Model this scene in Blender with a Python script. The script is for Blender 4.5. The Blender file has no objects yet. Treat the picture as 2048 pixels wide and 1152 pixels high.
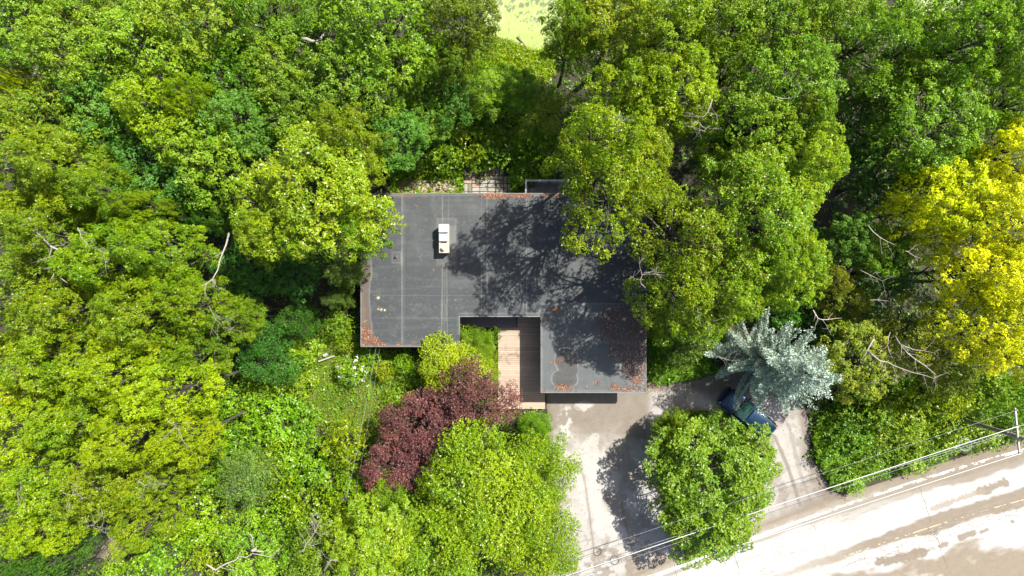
import bpy, bmesh, math, random
import numpy as np
from mathutils import Vector, Matrix

# ---------------------------------------------------------------- camera, sky, sun, exposure
scene = bpy.context.scene
COL = scene.collection
CAM_H = 53.0
F = 1384.0                      # focal length in pixels of the 2048 px wide photograph
cam_d = bpy.data.cameras.new("camera")
cam = bpy.data.objects.new("camera", cam_d)
COL.objects.link(cam)
cam.location = (0, 0, CAM_H)
cam.rotation_euler = (0, 0, 0)
cam_d.sensor_width = 36.0
cam_d.lens = 36.0 * F / 2048.0
cam_d.clip_start = 0.5
cam_d.clip_end = 2000
scene.camera = cam

SUN_EL = math.radians(57)
SUN_AZ = math.atan2(0.617, 0.787)          # direction to the sun, counted from +x
world = bpy.data.worlds.new("World")
scene.world = world
world.use_nodes = True
wn = world.node_tree
for n in list(wn.nodes): wn.nodes.remove(n)
sky = wn.nodes.new('ShaderNodeTexSky')
sky.sky_type = 'NISHITA'
sky.sun_disc = False
sky.sun_elevation = SUN_EL
sky.dust_density = 2.5
sky.ozone_density = 0.4
sky.sun_rotation = math.pi / 2 - SUN_AZ
bg = wn.nodes.new('ShaderNodeBackground')
bg.inputs['Strength'].default_value = 0.095
wo = wn.nodes.new('ShaderNodeOutputWorld')
wn.links.new(sky.outputs[0], bg.inputs[0])
wn.links.new(bg.outputs[0], wo.inputs[0])

sun_d = bpy.data.lights.new("sun", 'SUN')
sun_d.energy = 5.0
sun_d.angle = math.radians(0.53)
sun_d.color = (1.0, 0.95, 0.86)
sun = bpy.data.objects.new("sun", sun_d)
COL.objects.link(sun)
sdir = Vector((math.cos(SUN_EL) * math.cos(SUN_AZ), math.cos(SUN_EL) * math.sin(SUN_AZ), math.sin(SUN_EL)))
sun.rotation_euler = sdir.to_track_quat('Z', 'Y').to_euler()
sun.location = sdir * 120

scene.view_settings.view_transform = 'Standard'
scene.view_settings.look = 'None'
scene.view_settings.gamma = 1.0
scene.view_settings.exposure = 1.4
scene.view_settings.use_curve_mapping = False
scene.render.engine = 'CYCLES'
scene.cycles.max_bounces = 6
scene.cycles.transmission_bounces = 4
scene.cycles.caustics_reflective = False
scene.cycles.caustics_refractive = False

# ---------------------------------------------------------------- helpers
RNG = np.random.default_rng(7)
random.seed(11)

def W(px, py, h=0.0):
    """place on the plan measured from the photograph (pixel) at a height in metres"""
    k = (CAM_H - h) / F
    return ((px - 1024) * k, -(py - 576) * k)

def W3(px, py, h=0.0):
    x, y = W(px, py, h)
    return (x, y, h)

def tag(o, label=None, cat=None, group=None, kind=None):
    if label: o['label'] = label
    if cat: o['category'] = cat
    if group: o['group'] = group
    if kind: o['kind'] = kind
    return o

def empty(name, loc=(0, 0, 0), rz=0.0):
    o = bpy.data.objects.new(name, None)
    o.empty_display_size = 0.3
    o.location = loc
    o.rotation_euler = (0, 0, rz)
    COL.objects.link(o)
    return o

def link_mesh(name, me, mat=None, parent=None):
    o = bpy.data.objects.new(name, me)
    COL.objects.link(o)
    if mat is not None and len(me.materials) == 0:
        me.materials.append(mat)
    if parent is not None:
        o.parent = parent
    return o

def raw_mesh(name, verts, faces_idx, nper, attrs=None, smooth=False):
    """verts (N,3); faces_idx flat loop indices with nper verts per face"""
    me = bpy.data.meshes.new(name)
    verts = np.asarray(verts, dtype=np.float32)
    fi = np.asarray(faces_idx, dtype=np.int32).ravel()
    nf = len(fi) // nper
    me.vertices.add(len(verts))
    me.vertices.foreach_set('co', verts.ravel())
    me.loops.add(len(fi))
    me.loops.foreach_set('vertex_index', fi)
    me.polygons.add(nf)
    me.polygons.foreach_set('loop_start', np.arange(0, nf * nper, nper, dtype=np.int32))
    me.polygons.foreach_set('loop_total', np.full(nf, nper, dtype=np.int32))
    if smooth:
        me.polygons.foreach_set('use_smooth', np.ones(nf, dtype=bool))
    me.update(calc_edges=True)
    if attrs:
        for k, a in attrs.items():
            a = np.asarray(a, dtype=np.float32)
            if a.ndim == 1:
                at = me.attributes.new(k, 'FLOAT', 'POINT')
                at.data.foreach_set('value', a)
            else:
                at = me.attributes.new(k, 'FLOAT_COLOR', 'POINT')
                at.data.foreach_set('color', a.ravel())
    return me

class MB:
    """collects simple solids and links them as one mesh object"""
    def __init__(s): s.v = []; s.f = []
    def box(s, c, size, rz=0.0, M=None):
        hx, hy, hz = size[0] / 2, size[1] / 2, size[2] / 2
        R = Matrix.Translation(Vector(c)) @ Matrix.Rotation(rz, 4, 'Z')
        if M is not None: R = M @ R
        b = len(s.v)
        for dz in (-hz, hz):
            for dx, dy in ((-hx, -hy), (hx, -hy), (hx, hy), (-hx, hy)):
                s.v.append(tuple(R @ Vector((dx, dy, dz))))
        for q in ((0, 3, 2, 1), (4, 5, 6, 7), (0, 1, 5, 4), (1, 2, 6, 5), (2, 3, 7, 6), (3, 0, 4, 7)):
            s.f.append(tuple(b + i for i in q))
        return s
    def tube(s, pts, radii, n=6, cap=True):
        pts = [Vector(p) for p in pts]
        if not hasattr(radii, '__len__'): radii = [radii] * len(pts)
        b = len(s.v); up = Vector((0.13, 0.21, 0.97)).normalized()
        for i, p in enumerate(pts):
            t = (pts[min(i + 1, len(pts) - 1)] - pts[max(i - 1, 0)])
            t = t.normalized() if t.length > 1e-9 else Vector((0, 0, 1))
            a = t.cross(up)
            if a.length < 0.05: a = t.cross(Vector((1, 0, 0)))
            a.normalize(); c = t.cross(a)
            for k in range(n):
                an = 2 * math.pi * k / n
                s.v.append(tuple(p + (a * math.cos(an) + c * math.sin(an)) * radii[i]))
        for i in range(len(pts) - 1):
            for k in range(n):
                k2 = (k + 1) % n
                s.f.append((b + i * n + k, b + i * n + k2, b + (i + 1) * n + k2, b + (i + 1) * n + k))
        if cap:
            s.f.append(tuple(b + k for k in reversed(range(n))))
            s.f.append(tuple(b + (len(pts) - 1) * n + k for k in range(n)))
        return s
    def mesh(s, name, smooth=False, bevel=0.0):
        me = bpy.data.meshes.new(name)
        me.from_pydata(s.v, [], s.f)
        bm = bmesh.new(); bm.from_mesh(me)
        if bevel > 0:
            bmesh.ops.bevel(bm, geom=list(bm.edges), offset=bevel, segments=2, affect='EDGES', clamp_overlap=True)
        bmesh.ops.recalc_face_normals(bm, faces=bm.faces)
        bm.to_mesh(me); bm.free()
        if smooth:
            for p in me.polygons: p.use_smooth = True
        me.update()
        return me
    def build(s, name, mat, parent=None, smooth=False, bevel=0.0):
        return link_mesh(name, s.mesh(name, smooth, bevel), mat, parent)

# numpy value noise -------------------------------------------------
def _h(ix, iy, seed):
    n = (ix * 374761393 + iy * 668265263 + seed * 1274126177) & 0x7fffffff
    n = ((n ^ (n >> 13)) * 1274126177) & 0x7fffffff
    n = (n ^ (n >> 16)) & 0xffff
    return n / 65535.0

def vnoise(x, y, seed=0):
    x = np.asarray(x, float); y = np.asarray(y, float)
    ix = np.floor(x).astype(np.int64); iy = np.floor(y).astype(np.int64)
    fx = x - ix; fy = y - iy
    fx = fx * fx * (3 - 2 * fx); fy = fy * fy * (3 - 2 * fy)
    a = _h(ix, iy, seed); b = _h(ix + 1, iy, seed); c = _h(ix, iy + 1, seed); d = _h(ix + 1, iy + 1, seed)
    return (a * (1 - fx) + b * fx) * (1 - fy) + (c * (1 - fx) + d * fx) * fy

def fbm(x, y, seed=0, o=4):
    s = 0; a = 0.5; t = 0
    for i in range(o):
        s = s + a * vnoise(x * 2 ** i + 17.3 * i, y * 2 ** i - 9.1 * i, seed + i); t += a; a *= 0.55
    return s / t

def sstep(a, b, x):
    t = np.clip((x - a) / (b - a), 0, 1)
    return t * t * (3 - 2 * t)

def inpoly(x, y, poly):
    x = np.asarray(x); y = np.asarray(y)
    r = np.zeros(x.shape, bool)
    n = len(poly)
    for i in range(n):
        x1, y1 = poly[i]; x2, y2 = poly[(i + 1) % n]
        c = ((y1 > y) != (y2 > y)) & (x < (x2 - x1) * (y - y1) / ((y2 - y1) + 1e-12) + x1)
        r ^= c
    return r

def dseg(x, y, p, q):
    px, py = p; qx, qy = q
    dx, dy = qx - px, qy - py
    t = np.clip(((x - px) * dx + (y - py) * dy) / (dx * dx + dy * dy + 1e-9), 0, 1)
    return np.hypot(x - (px + t * dx), y - (py + t * dy))

def dpoly(x, y, pts, closed=False):
    d = np.full(np.shape(x), 1e9)
    n = len(pts)
    for i in range(n if closed else n - 1):
        d = np.minimum(d, dseg(x, y, pts[i], pts[(i + 1) % n]))
    return d

def smooth_poly(pts, it=2, closed=True):
    """Chaikin rounding of a hand measured outline"""
    pts = [tuple(p) for p in pts]
    for _ in range(it):
        out = []
        n = len(pts)
        rng = range(n if closed else n - 1)
        if not closed: out.append(pts[0])
        for i in rng:
            a, b = pts[i], pts[(i + 1) % n]
            out.append((a[0] * .75 + b[0] * .25, a[1] * .75 + b[1] * .25))
            out.append((a[0] * .25 + b[0] * .75, a[1] * .25 + b[1] * .75))
        if not closed: out.append(pts[-1])
        pts = out
    return pts

# materials ----------------------------------------------------------
def newmat(name):
    m = bpy.data.materials.new(name); m.use_nodes = True
    nt = m.node_tree
    for n in list(nt.nodes): nt.nodes.remove(n)
    out = nt.nodes.new('ShaderNodeOutputMaterial')
    p = nt.nodes.new('ShaderNodeBsdfPrincipled')
    nt.links.new(p.outputs[0], out.inputs[0])
    return m, nt, p, out

def N(nt, t, **kw):
    n = nt.nodes.new(t)
    for k, v in kw.items():
        if k.startswith('i_'): n.inputs[k[2:].replace('_', ' ')].default_value = v
        else: setattr(n, k, v)
    return n

def mixc(nt, f, a, b, mode='MIX'):
    n = nt.nodes.new('ShaderNodeMix'); n.data_type = 'RGBA'; n.blend_type = mode
    for s, v in ((0, f), (6, a), (7, b)):
        if hasattr(v, 'links') or hasattr(v, 'is_linked'): nt.links.new(v, n.inputs[s])
        else:
            if s > 0 and len(v) == 3: v = (*v, 1)
            n.inputs[s].default_value = v
    return n.outputs[2]

def ramp(nt, src, stops):
    r = nt.nodes.new('ShaderNodeValToRGB')
    e = r.color_ramp.elements
    while len(e) < len(stops): e.new(0.5)
    for i, (p, c) in enumerate(stops):
        e[i].position = p
        if not hasattr(c, '__len__'): c = (c, c, c)
        e[i].color = (*c, 1)
    nt.links.new(src, r.inputs[0])
    return r.outputs[0]

K_ALB = 0.70
def noise_mat(name, c1, c2, scale=4.0, rough=0.85, bump=0.3, detail=8, stretch=None, metal=0.0, spec=0.5, bdist=0.02):
    m, nt, p, out = newmat(name)
    c1 = tuple(v * K_ALB for v in c1); c2 = tuple(v * K_ALB for v in c2)
    tc = N(nt, 'ShaderNodeTexCoord')
    src = tc.outputs['Object']
    oi = N(nt, 'ShaderNodeObjectInfo')
    rs = N(nt, 'ShaderNodeVectorMath', operation='SCALE'); rs.inputs[0].default_value = (31.7, 17.3, 11.9)
    nt.links.new(oi.outputs['Random'], rs.inputs['Scale'])
    ad = N(nt, 'ShaderNodeVectorMath', operation='ADD')
    nt.links.new(src, ad.inputs[0]); nt.links.new(rs.outputs[0], ad.inputs[1]); src = ad.outputs[0]
    if stretch:
        mp = N(nt, 'ShaderNodeMapping'); mp.inputs['Scale'].default_value = stretch
        nt.links.new(src, mp.inputs[0]); src = mp.outputs[0]
    nz = N(nt, 'ShaderNodeTexNoise'); nz.inputs['Scale'].default_value = scale; nz.inputs['Detail'].default_value = detail
    nt.links.new(src, nz.inputs['Vector'])
    col = ramp(nt, nz.outputs[0], [(0.3, c1), (0.7, c2)])
    hsv = N(nt, 'ShaderNodeHueSaturation')
    mr = N(nt, 'ShaderNodeMapRange'); mr.inputs[3].default_value = 0.86; mr.inputs[4].default_value = 1.14
    nt.links.new(oi.outputs['Random'], mr.inputs[0]); nt.links.new(mr.outputs[0], hsv.inputs['Value'])
    nt.links.new(col, hsv.inputs['Color'])
    nt.links.new(hsv.outputs[0], p.inputs['Base Color'])
    p.inputs['Roughness'].default_value = rough
    p.inputs['Metallic'].default_value = metal
    p.inputs['Specular IOR Level'].default_value = spec
    if bump:
        b = N(nt, 'ShaderNodeBump'); b.inputs['Strength'].default_value = bump; b.inputs['Distance'].default_value = bdist
        nt.links.new(nz.outputs[0], b.inputs['Height']); nt.links.new(b.outputs[0], p.inputs['Normal'])
    return m

def attr_mat(name, rough=0.9, wet=False, fine=22.0, amt=0.12, bump=0.35, bdist=0.01):
    """surface whose measured stains come in a colour attribute; grain from nodes"""
    m, nt, p, out = newmat(name)
    at = N(nt, 'ShaderNodeAttribute'); at.attribute_name = 'albedo'
    tc = N(nt, 'ShaderNodeTexCoord')
    nz = N(nt, 'ShaderNodeTexNoise'); nz.inputs['Scale'].default_value = fine; nz.inputs['Detail'].default_value = 6
    nt.links.new(tc.outputs['Object'], nz.inputs['Vector'])
    nz2 = N(nt, 'ShaderNodeTexNoise'); nz2.inputs['Scale'].default_value = fine / 9; nz2.inputs['Detail'].default_value = 8
    nt.links.new(tc.outputs['Object'], nz2.inputs['Vector'])
    v = ramp(nt, nz.outputs[0], [(0.25, 1 - amt * 2), (0.75, 1 + 0.0)])
    v2 = ramp(nt, nz2.outputs[0], [(0.3, 1 - amt * 1.2), (0.7, 1.0)])
    c = mixc(nt, 1.0, at.outputs['Color'], v, 'MULTIPLY')
    c = mixc(nt, 1.0, c, v2, 'MULTIPLY')
    c = mixc(nt, 1.0, c, (K_ALB,) * 3, 'MULTIPLY')
    nt.links.new(c, p.inputs['Base Color'])
    if wet:
        a2 = N(nt, 'ShaderNodeAttribute'); a2.attribute_name = 'wet'
        mr = N(nt, 'ShaderNodeMapRange'); mr.inputs[3].default_value = rough; mr.inputs[4].default_value = 0.3
        nt.links.new(a2.outputs['Fac'], mr.inputs[0]); nt.links.new(mr.outputs[0], p.inputs['Roughness'])
    else:
        p.inputs['Roughness'].default_value = rough
    b = N(nt, 'ShaderNodeBump'); b.inputs['Strength'].default_value = bump; b.inputs['Distance'].default_value = bdist
    nt.links.new(nz.outputs[0], b.inputs['Height']); nt.links.new(b.outputs[0], p.inputs['Normal'])
    return m

K_LEAF = (1.31, 1.47, 0.36)
def leaf_mat(name, ca, cb, tip=None, tipf=0.12, trans=0.30, rough=0.42, spec=0.40, vary=0.35, k=None):
    """leaves: ca/cb chosen per leaf clump, tip colour on some young leaves"""
    m, nt, p, out = newmat(name)
    k = k or K_LEAF
    ca, cb = [tuple(a * b for a, b in zip(c, k)) for c in (ca, cb)]
    at = N(nt, 'ShaderNodeAttribute'); at.attribute_name = 'tint'
    cl = N(nt, 'ShaderNodeAttribute'); cl.attribute_name = 'clump'
    oi = N(nt, 'ShaderNodeObjectInfo')
    c = ramp(nt, cl.outputs['Fac'], [(0.15, cb), (0.85, ca)])
    if tip:
        f = ramp(nt, at.outputs['Fac'], [(1 - tipf - 0.04, 0.0), (1 - tipf * 0.5, 0.85)])
        c = mixc(nt, f, c, tip)
    v = ramp(nt, at.outputs['Fac'], [(0.0, 1 - vary), (0.5, 1.0), (0.85, 1.0)])
    c = mixc(nt, 1.0, c, v, 'MULTIPLY')
    hsv = N(nt, 'ShaderNodeHueSaturation')
    m1 = N(nt, 'ShaderNodeMapRange'); m1.inputs[3].default_value = 0.487; m1.inputs[4].default_value = 0.513
    m2 = N(nt, 'ShaderNodeMapRange'); m2.inputs[3].default_value = 0.86; m2.inputs[4].default_value = 1.12
    nt.links.new(oi.outputs['Random'], m1.inputs[0]); nt.links.new(m1.outputs[0], hsv.inputs['Hue'])
    ml = N(nt, 'ShaderNodeMath', operation='MULTIPLY'); ml.inputs[1].default_value = 7.31
    fr = N(nt, 'ShaderNodeMath', operation='FRACT')
    nt.links.new(oi.outputs['Random'], ml.inputs[0]); nt.links.new(ml.outputs[0], fr.inputs[0]); nt.links.new(fr.outputs[0], m2.inputs[0])
    nt.links.new(m2.outputs[0], hsv.inputs['Value'])
    nt.links.new(c, hsv.inputs['Color'])
    nt.links.new(hsv.outputs[0], p.inputs['Base Color'])
    p.inputs['Roughness'].default_value = rough
    p.inputs['Specular IOR Level'].default_value = spec
    tr = N(nt, 'ShaderNodeBsdfTranslucent')
    tcx = mixc(nt, 1.0, hsv.outputs[0], (1.5, 1.45, 0.7), 'MULTIPLY')
    nt.links.new(tcx, tr.inputs[0])
    mx = N(nt, 'ShaderNodeMixShader'); mx.inputs[0].default_value = trans
    nt.links.new(p.outputs[0], mx.inputs[1]); nt.links.new(tr.outputs[0], mx.inputs[2])
    nt.links.new(mx.outputs[0], out.inputs[0])
    return m
# ================================================================= ground
m_ground = noise_mat('forest_floor', (0.022, 0.026, 0.010), (0.045, 0.038, 0.020), scale=0.9, rough=0.95, bump=0.5, bdist=0.08)
gm = bpy.data.meshes.new('ground')
G = 260
gm.from_pydata([(-G, -G, 0), (G, -G, 0), (G, G, 0), (-G, G, 0)], [], [(0, 1, 2, 3)])
ground = link_mesh('ground', gm, m_ground); tag(ground, kind='structure')

def grid_sheet(name, polys, holes, cell, z, colorfn, mat, parent=None, wetfn=None, zfn=None):
    """sheet of small cells inside hand measured outlines (pixel coords on plane z)"""
    xs = [p[0] for pl in polys for p in pl]; ys = [p[1] for pl in polys for p in pl]
    k = (CAM_H - z) / F
    cp = cell / k
    nx = int(math.ceil((max(xs) - min(xs)) / cp)); ny = int(math.ceil((max(ys) - min(ys)) / cp))
    gx = np.linspace(min(xs), max(xs), nx + 1); gy = np.linspace(min(ys), max(ys), ny + 1)
    X, Y = np.meshgrid(gx, gy)
    cx = (gx[:-1] + gx[1:]) / 2; cy = (gy[:-1] + gy[1:]) / 2
    CX, CY = np.meshgrid(cx, cy)
    m = np.zeros(CX.shape, bool)
    for pl in polys: m |= inpoly(CX, CY, pl)
    for pl in holes: m &= ~inpoly(CX, CY, pl)
    jj, ii = np.nonzero(m)
    q = np.stack([(jj + 1) * (nx + 1) + ii, (jj + 1) * (nx + 1) + ii + 1, jj * (nx + 1) + ii + 1, jj * (nx + 1) + ii], 1)
    used, inv = np.unique(q.ravel(), return_inverse=True)
    PX = X.ravel()[used]; PY = Y.ravel()[used]
    Z = np.full(len(used), z) if zfn is None else zfn(PX, PY)
    V = np.stack([(PX - 1024) * k, -(PY - 576) * k, Z], 1)
    at = {'albedo': colorfn(PX, PY)}
    if wetfn is not None: at['wet'] = wetfn(PX, PY)
    me = raw_mesh(name, V, inv, 4, at)
    return link_mesh(name, me, mat, parent)

def lay(col, mask, c):
    c = np.array(c)[None, :]
    mk = np.clip(mask, 0, 1)[:, None]
    return col * (1 - mk) + c * mk

def rgba(c):
    return np.concatenate([np.clip(c, 0, 1), np.ones((len(c), 1))], 1)

# ---------------------------------------------------------------- road
rp = np.array([(1000, 1278), (1290, 1161), (1348, 1137), (1591, 1047), (1764, 984), (1903, 940), (2048, 900), (2250, 852)], float)
rpoly = np.polyfit(rp[:, 0] / 1000, rp[:, 1], 3)
def road_edge(t):
    """world position and right-hand normal of the painted edge line at plan x = t"""
    t = np.asarray(t, float)
    y = np.polyval(rpoly, t / 1000); dy = np.polyval(np.polyder(rpoly), t / 1000) / 1000
    k = CAM_H / F
    X = (t - 1024) * k; Y = -(y - 576) * k
    tx, ty = np.ones_like(t), -dy
    L = np.hypot(tx, ty); tx, ty = tx / L, ty / L
    return X, Y, ty, -tx          # normal pointing to the middle of the road (down-right)

def road_pt(t, v):
    X, Y, nx, ny = road_edge(t)
    return X + nx * v, Y + ny * v

def road_uv_from_px(px, py):
    """approximate road coordinates (t, v) of a pixel on the ground"""
    t = np.asarray(px, float).copy()
    X = (px - 1024) * CAM_H / F; Y = -(py - 576) * CAM_H / F
    for _ in range(6):
        ex, ey, nx, ny = road_edge(t)
        along = (X - ex) * (-ny) + (Y - ey) * nx
        t = t + along / (CAM_H / F) * 0.93
    ex, ey, nx, ny = road_edge(t)
    return t, (X - ex) * nx + (Y - ey) * ny

T = np.linspace(930, 2320, 620)
V = np.linspace(-0.75, 14.0, 215)
TT, VV = np.meshgrid(T, V)
RX, RY = road_pt(TT.ravel(), VV.ravel())
t_, v_ = TT.ravel(), VV.ravel()
u_ = (t_ - 1000) * 0.041        # metres along
PXr = RX * F / CAM_H + 1024; PYr = 576 - RY * F / CAM_H
n1 = fbm(u_ * 0.5, v_ * 0.9, 3); n2 = fbm(u_ * 2.3, v_ * 5, 8); n3 = fbm(u_ * 7, v_ * 9, 21); n4 = fbm(u_ * 0.22, v_ * 0.5, 33)
nl = fbm(u_ * 0.8, v_ * 9, 12)                       # streaks along the road
colr = np.tile(np.array([[0.455, 0.447, 0.435]]), (len(u_), 1)) * (0.9 + 0.2 * n1)[:, None]
dirt = (0.175, 0.138, 0.095); dirt2 = (0.25, 0.21, 0.16); grey = (0.26, 0.245, 0.22)
colr = lay(colr, sstep(0.52, 0.75, nl) * 0.35, grey)
# gutter dirt outside the edge line and the grey band just inside it
far = sstep(1500, 1950, t_)
colr = lay(colr, sstep(0.02, -0.3, v_ + (n2 - .5) * 0.5) * (0.85), dirt2)
colr = lay(colr, sstep(-0.35, -0.7, v_ + (n2 - .5) * 0.3) * 0.7, dirt)
colr = lay(colr, sstep(0.0, 0.15, v_) * sstep(0.55 + 0.25 * far, 0.35 + 0.2 * far, v_ + (n1 - .5) * .35) * 0.85 * (1 - 0.1 * far), lay(np.tile(np.array([[0.25, 0.225, 0.19]]), (1, 1)), np.array([0.]), dirt)[0])
colr = lay(colr, far * sstep(1.3, 0.9, v_ + (n1 - .5) * .8) * 0.8, dirt)
# thin dark line of a joint along the lane
colr = lay(colr, np.exp(-((v_ - 1.28 - 0.05 * (n4 - .5)) / 0.05) ** 2) * sstep(1650, 1500, t_) * 0.8, grey)
colr = lay(colr, sstep(0.55, 0.7, n2) * sstep(1.3, 1.5, v_) * sstep(2.2, 1.7, v_) * sstep(1500, 1300, t_) * .8, dirt2)
# the brown band that follows the centre line
cb = 3.45 + (n4 - .5) * 0.5
wid = 0.34 + 0.30 * (n1 - .3) + 0.2 * sstep(1700, 1850, t_)
colr = lay(colr, sstep(wid + .1, wid - .12, np.abs(v_ - cb) + (n2 - .5) * .3) * sstep(1500, 1720, t_) * 0.9, dirt)
colr = lay(colr, sstep(wid * .6 + .1, wid * .6 - .1, np.abs(v_ - cb) + (n2 - .5) * .3) * sstep(1760, 1600, t_) * 0.55, dirt2)
# long oily stain in the near lane, and the string of spots
def blob(px0, py0, px1, py1, r, s=1.0, seed=1):
    d = dseg(PXr, PYr, (px0, py0), (px1, py1))
    return sstep(r * 1.1, r * .75, d + (fbm(u_ * 2.2, v_ * 2.6, seed) - .5) * r * 1.6 + (n3 - .5) * r * 1.1) * s
colr = lay(colr, blob(2008, 965, 1960, 984, 9, .85, 2), dirt)
colr = lay(colr, blob(1965, 982, 1865, 1017, 6, .8, 3), dirt2)
colr = lay(colr, blob(1948, 1066, 1922, 1076, 7, .85, 4), dirt); colr = lay(colr, blob(1975, 1059, 1962, 1064, 3, .8, 5), dirt)
colr = lay(colr, blob(1892, 1088, 1880, 1092, 6, .8, 6), dirt); colr = lay(colr, blob(1868, 1096, 1800, 1110, 4, .6, 6), dirt2)
colr = lay(colr, blob(1845, 1104, 1760, 1126, 10, .9, 9), dirt); colr = lay(colr, blob(2026, 1043, 2026, 1043, 4, .8, 9), dirt)
colr = lay(colr, sstep(5.3, 6.2, v_ + (n1 - .5) * 2.6 - 2.0 * sstep(1850, 2060, t_) + 1.7 * sstep(1700, 1500, t_)) * 0.92, (0.20, 0.158, 0.108))
colr = lay(colr, sstep(6.2, 7.6, v_ + (n1 - .5) * 3 - 1.2 * sstep(1850, 2000, t_)) * sstep(.4, .6, n4) * 0.6, (0.15, 0.125, 0.095))
colr = lay(colr, sstep(.60, .70, n1) * sstep(5.5, 7, v_) * .8, (0.36, 0.32, 0.27))
nl2 = fbm(u_ * 1.6, v_ * 26, 71)
colr = lay(colr, sstep(0.56, 0.70, nl2) * sstep(.42, .6, n4) * 0.55, dirt2)
colr = lay(colr, sstep(0.62, 0.72, n3 * .5 + n2 * .5) * 0.5, dirt2)
colr *= (0.93 + 0.14 * n3)[:, None]
nT, nV = len(T), len(V)
a = np.arange((nV - 1) * nT).reshape(nV - 1, nT)[:, :-1].ravel()
q = np.stack([a, a + nT, a + nT + 1, a + 1], 1)
Vv = np.stack([RX, RY, np.full(len(RX), 0.012)], 1)
m_road = attr_mat('worn_concrete_road', rough=0.9, fine=18, amt=0.07, bump=0.3)
road = link_mesh('road', raw_mesh('road', Vv, q, 4, {'albedo': rgba(colr)}), m_road)
tag(road, kind='structure')

# painted lines, worn away in flakes
def paint(name, v0, v1, t0, t1, keep, mat, seed):
    ts = np.linspace(t0, t1, int((t1 - t0) / 1.6)); vs = np.linspace(v0, v1, max(2, int(abs(v1 - v0) / 0.03)) + 1)
    A, B = np.meshgrid(ts, vs)
    X, Y = road_pt(A.ravel(), B.ravel())
    k = keep(A[:-1, :-1], B[:-1, :-1], fbm(A[:-1, :-1] * 0.16, B[:-1, :-1] * 9, seed), fbm(A[:-1, :-1] * 0.018, B[:-1, :-1] * .3, seed + 5))
    j, i = np.nonzero(k); n = len(ts)
    qq = np.stack([j * n + i, (j + 1) * n + i, (j + 1) * n + i + 1, j * n + i + 1], 1)
    used, inv = np.unique(qq.ravel(), return_inverse=True)
    P = np.stack([X[used], Y[used], np.full(len(used), 0.016)], 1)
    return link_mesh(name, raw_mesh(name, P, inv, 4), mat, road)
m_white = noise_mat('road_white_paint', (0.85, 0.84, 0.82), (1.0, 1.0, 0.98), scale=6, rough=0.7, bump=0)
m_yellow = noise_mat('road_yellow_paint', (0.42, 0.35, 0.20), (0.50, 0.43, 0.27), scale=6, rough=0.7, bump=0)
paint('edge_line', -0.10, 0.10, 950, 1640, lambda t, v, n, b: n + (b - .5) * .2 > 0.28 + 0.12 * sstep(1500, 1640, t), m_white, 4)
paint('edge_line', -0.08, 0.10, 1640, 2300, lambda t, v, n, b: n + (b - .5) * .7 > 0.50, m_white, 9)
paint('centre_line', 3.64, 3.72, 1000, 2300, lambda t, v, n, b: n + (b - .5) * .7 > 0.57, m_yellow, 14)
paint('centre_line', 3.90, 4.00, 1000, 2300, lambda t, v, n, b: n + (b - .5) * .7 > 0.72, m_yellow, 15)

# cracks: thin dark strips
m_crack = noise_mat('crack_dirt', (0.10, 0.085, 0.065), (0.17, 0.145, 0.11), scale=5, rough=1, bump=0)
class Strips:
    def __init__(s): s.v = []; s.f = []
    def line(s, pts, w, z):
        b = len(s.v); n = len(pts)
        for i, p in enumerate(pts):
            a = pts[max(i - 1, 0)]; c = pts[min(i + 1, n - 1)]
            dx, dy = c[0] - a[0], c[1] - a[1]; L = math.hypot(dx, dy) + 1e-9
            ww = w * random.uniform(.5, 1.3) / 2
            s.v.append((p[0] - dy / L * ww, p[1] + dx / L * ww, z)); s.v.append((p[0] + dy / L * ww, p[1] - dx / L * ww, z))
        for i in range(n - 1):
            s.f.append((b + 2 * i, b + 2 * i + 1, b + 2 * i + 3, b + 2 * i + 2))
def wander(p, q, amp, n=None):
    L = math.hypot(q[0] - p[0], q[1] - p[1]); n = n or max(3, int(L / 0.18))
    out = []; off = 0; nx, ny = -(q[1] - p[1]) / L, (q[0] - p[0]) / L
    for i in range(n + 1):
        f = i / n; off += random.gauss(0, amp); off *= 0.9
        e = min(1, 4 * f, 4 * (1 - f))
        out.append((p[0] + (q[0] - p[0]) * f + nx * off * e, p[1] + (q[1] - p[1]) * f + ny * off * e))
    return out
st = Strips()
for a_, b_ in (((1838, 972), (1852, 1010)), ((1852, 1010), (1862, 1046)), ((1868, 1068), (1880, 1098)), ((1880, 1098), (1894, 1140)), ((1468, 1100), (1478, 1150)), ((1620, 1046), (1632, 1060)), ((1348, 1128), (1360, 1165))):
    st.line(wander(W(*a_), W(*b_), 0.03), 0.045, 0.0165)
tt = 1640.0
while tt < 2080:                      # alligator cracking beside the centre line
    for lane in (4.2, 4.6):
        if random.random() < .85:
            v0 = lane + random.uniform(-.2, .2); v1 = lane + random.uniform(-.2, .2)
            x0, y0 = road_pt(tt, v0); x1, y1 = road_pt(tt + 16, v1)
            st.line(wander((float(x0), float(y0)), (float(x1), float(y1)), 0.035), 0.022, 0.0165)
    if random.random() < .7:
        x0, y0 = road_pt(tt, 4.0 + random.uniform(-.2, .2)); x1, y1 = road_pt(tt + random.uniform(-6, 6), 4.8 + random.uniform(-.3, .4))
        st.line(wander((float(x0), float(y0)), (float(x1), float(y1)), 0.03), 0.02, 0.0165)
    tt += random.uniform(7, 15)
for i in range(16):                   # the star of cracks around the cross joint
    x0, y0 = W(1866 + random.gauss(0, 9), 1066 + random.gauss(0, 5)); x1, y1 = W(1866 + random.gauss(0, 26), 1070 + random.gauss(0, 12))
    st.line(wander((x0, y0), (x1, y1), 0.03), 0.022, 0.0165)
cm = bpy.data.meshes.new('crack'); cm.from_pydata(st.v, [], st.f)
tag(link_mesh('crack', cm, m_crack, road), kind='stuff')

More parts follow.
